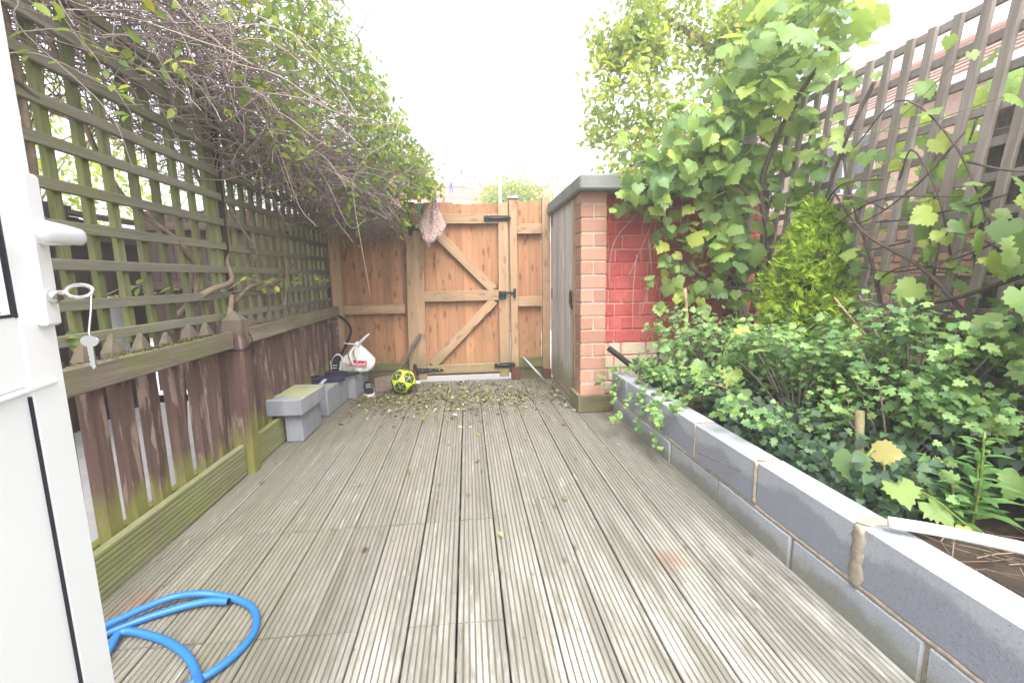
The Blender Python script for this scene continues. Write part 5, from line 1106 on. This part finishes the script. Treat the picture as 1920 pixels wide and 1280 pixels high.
# ------------------------------------------------------------ gooseberry bushes, ivy, herb
def bush(name, c, r, nst, nl, seed, label, kind='goose', mat='goose', s=.034, cap=170):
    q = np.random.default_rng(seed); t = thing(name, c, label, 'bush', 'gooseberry bushes in the planting bed'); c = np.array(c, float)
    Pl, Nl = [], []
    for i in range(nst):
        a = q.random()*2*np.pi; el = .25+1.0*q.random(); e = np.array([math.cos(a)*math.cos(el)*r[0], math.sin(a)*math.cos(el)*r[1], math.sin(el)*r[2]])*(1.05+.25*q.random())
        pts = [c, c+e*.35+[0, 0, .14*r[2]], c+e*.75+[0, 0, .10*r[2]], c+e]
        tube('stem', pts, [.006, .0022], 'twig', t, 14, 5, False); k = nl//nst; cc = spline(pts, 30)[(10+19.9*q.random(k)**.6).astype(int)]
        Pl.append(cc+q.normal(size=(k, 3))*[.045, .045, .035]); Nl.append(np.tile(e/np.array(r), (k, 1)))
        if i % 2 == 0:      # upright young sprig
            b0 = cc[-1-int(8*q.random())] if len(cc) > 12 else c+e*.8; h_ = .06+.10*q.random(); tp = b0+np.array([.02*q.normal(), .02*q.normal(), h_]); tube('sprig', [b0, (b0+tp)/2, tp], [.0025, .0015], 'greenstem', t, 5, 4, False); m_ = 9
            Pl.append(b0+(tp-b0)*np.linspace(.1, 1, m_)[:, None]+q.normal(size=(m_, 3))*.012); Nl.append(q.normal(size=(m_, 3))*.8+[0, 0, .3])
    P = np.vstack(Pl); n = len(P); Nn = np.vstack(Nl)
    P[:, 0] = np.maximum(P[:, 0], np.where(P[:, 2] < .36, 1.225, 1.13)); P[:, 2] = np.maximum(P[:, 2], .22); P[:, 0] = np.minimum(P[:, 0], 2.06)
    place_leaves(t, kind, mat, P, frames(Nn*.5+[-.15, -.3, .75]+.45*q.normal(size=(n, 3)), q.normal(size=(n, 3))*[1, 1, .35]+[0, -.1, -.15]), s*(.6+.7*q.random(n)), cap, 9.5)
bush('gooseberry_bush', (1.85, 1.62, .18), (.34, .48, .66), 40, 1800, 1, 'pale green gooseberry bush standing highest, by the tall trellis in mid bed', s=.036)
bush('gooseberry_bush', (1.60, 1.95, .18), (.42, .42, .50), 38, 1800, 2, 'small-leaved gooseberry bush below the golden conifer, nearest the block wall', s=.033)
bush('gooseberry_bush', (1.64, 1.50, .18), (.30, .30, .40), 28, 1100, 3, 'low gooseberry bush beside the short wooden stake', s=.034)
bush('gooseberry_bush', (1.48, 2.75, .18), (.34, .34, .52), 28, 1000, 4, 'loose dark-leaved bush in front of the red wall', s=.036)
bush('gooseberry_bush', (1.95, 1.12, .18), (.22, .30, .58), 22, 750, 5, 'leafy bush at the right edge under the big vine leaves', s=.037)
bush('gooseberry_bush', (1.72, 2.45, .18), (.28, .3, .44), 22, 800, 6, 'bushy gooseberry at the foot of the golden conifer', s=.036)
bush('gooseberry_bush', (1.86, .92, .18), (.24, .18, .26), 18, 420, 8, 'low leafy bush by the white pipe in the near right corner', s=.045)
iv = thing('ground_ivy', (1.5, 2.0, .2), kind=None, label='dark green ivy covering the soil under the bushes', cat='ivy')
for i in range(16): 
    q = np.random.default_rng(400+i); p0 = np.array([1.3+.6*q.random(), 1.2+1.9*q.random(), .215]); tube('ivy_stem', [p0, p0+[.1*q.normal(), .15*q.normal(), .02], p0+[.25*q.normal(), .3*q.normal(), .01]], .003, 'bark', iv, 8, 4)
n = 5200; P = np.stack([1.22+.84*rng.random(n), 1.20+1.97*rng.random(n), .22+.22*rng.random(n)**1.5], -1); P[:, 2] += .10*(P[:, 0] > 1.6)*rng.random(n)
place_leaves(iv, 'ivy', 'ivy', P, frames(np.array([-.35, -.5, .7])+.4*rng.normal(size=(n, 3)), np.array([-.2, -.5, -.4])+.6*rng.normal(size=(n, 3))), .022+.022*rng.random(n), 60, 10)
# ivy and bramble trailing down over the wall face
tv = thing('trailing_ivy', (1.15, 2.5, .31), 'ivy trails hanging over the block wall down to the deck', 'ivy')
SP = []
for i, pts in enumerate(([(1.30, 2.55, .34), (1.16, 2.50, .345), (1.05, 2.42, .27), (1.02, 2.30, .16), (1.01, 2.22, .08)], [(1.32, 2.45, .35), (1.18, 2.40, .35), (1.06, 2.33, .30), (1.03, 2.26, .20)], [(1.30, 2.75, .36), (1.15, 2.80, .36), (1.04, 2.75, .22), (.96, 2.66, .16), (.90, 2.60, .12)], [(1.35, 2.3, .36), (1.2, 2.25, .37), (1.08, 2.18, .31)], [(1.28, 2.9, .36), (1.12, 2.98, .36), (1.02, 2.95, .26), (.98, 2.9, .15)], [(1.3, 2.65, .35), (1.1, 2.62, .345), (1.035, 2.55, .20), (1.0, 2.5, .09)],
                        [(1.32, 3.0, .36), (1.15, 3.05, .37), (1.02, 3.08, .33), (.93, 3.10, .24)])): SP.append(spray(tv, pts, 'ivy', 'ivy', 26, .042, 500+i, 'bark', .002))
place_leaves(tv, 'goose', 'goose', np.vstack([s[0] for s in SP]), np.vstack([s[1] for s in SP]), np.concatenate([s[2] for s in SP]), 160, 7)
hb_ = thing('willow_herb', (1.62, 1.08, .2), 'upright herb with long pointed leaves at the right of the bed', 'plant')
for i, (dx, dy, h_) in enumerate(((0, 0, .34), (.07, .06, .24), (-.06, .02, .17))):
    b = np.array([1.55+dx, 1.14+dy, .2]); tube('stem', [b, b+[.01, 0, h_*.5], b+[.0, 0, h_]], [.005, .003], 'greenstem', hb_, 8, 6)
    m_ = 26 if i == 0 else 18; zz = np.linspace(.15, 1, m_)*h_; an = np.arange(m_)*2.4; up = np.linspace(-.1, 1.3, m_)
    place_leaves(hb_, 'lance', 'herb', b+np.stack([0*zz, 0*zz, zz], -1), frames(np.stack([-.4*np.cos(an), -.4*np.sin(an), 0*an+1], -1), np.stack([np.cos(an), np.sin(an), up], -1)), np.linspace(.13, .05, m_)*(1 if i == 0 else .8), 40, 6)
# dry sticks and litter on bare soil near the white pipe
n = 110; a = rng.random(n)*np.pi; c = np.stack([1.25+.6*rng.random(n), .5+.6*rng.random(n), .222+.012*rng.random(n)], -1); l = .03+.10*rng.random(n); e = np.stack([np.cos(a), np.sin(a), .1*rng.normal(size=n)], -1)*l[:, None]
V, F = tubes(np.stack([c-e, c+.02*rng.normal(size=(n, 3))*[1, 1, .2], c+e], 1), .0018, 3)
tag(ob('dry_sticks', mknp('dry_sticks', V, F, 'bark')), kind='stuff')
for i, (x, y, h_) in enumerate(((1.86, 1.85, .95), (1.94, 1.45, .8), (1.75, 2.05, .78))):
    pass
tag(tube('dead_cane', [(1.9, 1.72, .55), (1.82, 1.95, .82), (1.80, 2.02, .90)], .005, 'cane', None, 8, 6), 'thin slanting dead cane below the tall trellis, over the bushes', 'cane')
# ------------------------------------------------------------ far tree beyond the gate
ft = thing('distant_tree', (1.7, 16, -.2), 'pale yellow-green tree rising far beyond the gate', 'tree')
tube('trunk', [(1.7, 16, -.25), (1.7, 16, 2), (1.75, 16, 3.4)], [.14, .08], 'bark', ft, 6, 8)
for i in range(6): a = i*1.05; tube('limb', [(1.7, 16, 2.2), (1.7+.5*math.cos(a), 16+.5*math.sin(a), 3.1), (1.7+1.0*math.cos(a), 16+.9*math.sin(a), 3.8)], [.05, .015], 'bark', ft, 8, 5)
n = 3600; P = rvec(n)*(rng.random(n)**.4)[:, None]*[1.25, 1.2, .85]+[1.7, 16, 3.5]; P += .15*rng.normal(size=(n, 3))
V, F, r = joined(LEAF['simple'], P-np.array([1.7, 16, -.2]), frames(rvec(n)+[0, 0, .5], rvec(n)), .10+.08*rng.random(n), rng.random(n))
tag(ob('crown', mknp('crown', V, F, 'appleleaf', r, True), ft, T(1.7, 16, -.2)), kind='stuff')
# ------------------------------------------------------------ volume added to imitate lens flare veil and washed-out blacks
hk = bpy.data.materials.new('added_haze_volume'); hk.use_nodes = True; hn_ = hk.node_tree; hn_.nodes.remove(hn_.nodes['Principled BSDF'])
pv_ = hn_.nodes.new('ShaderNodeVolumePrincipled'); pv_.inputs['Color'].default_value = (.97, .97, .97, 1); pv_.inputs['Density'].default_value = ADDED_HAZE; pv_.inputs['Anisotropy'].default_value = 0.3
hn_.links.new(pv_.outputs[0], hn_.nodes['Material Output'].inputs['Volume']); M['added_haze_volume'] = hk
hv, hf = cbox(640, 640, 9.0, .001); ho_ = tag(ob('added_haze', mk('added_haze', [(x, y, z) for x, y, z in hv], hf, 'added_haze_volume'), None, T(0, 0, 3.2)), kind='stuff')
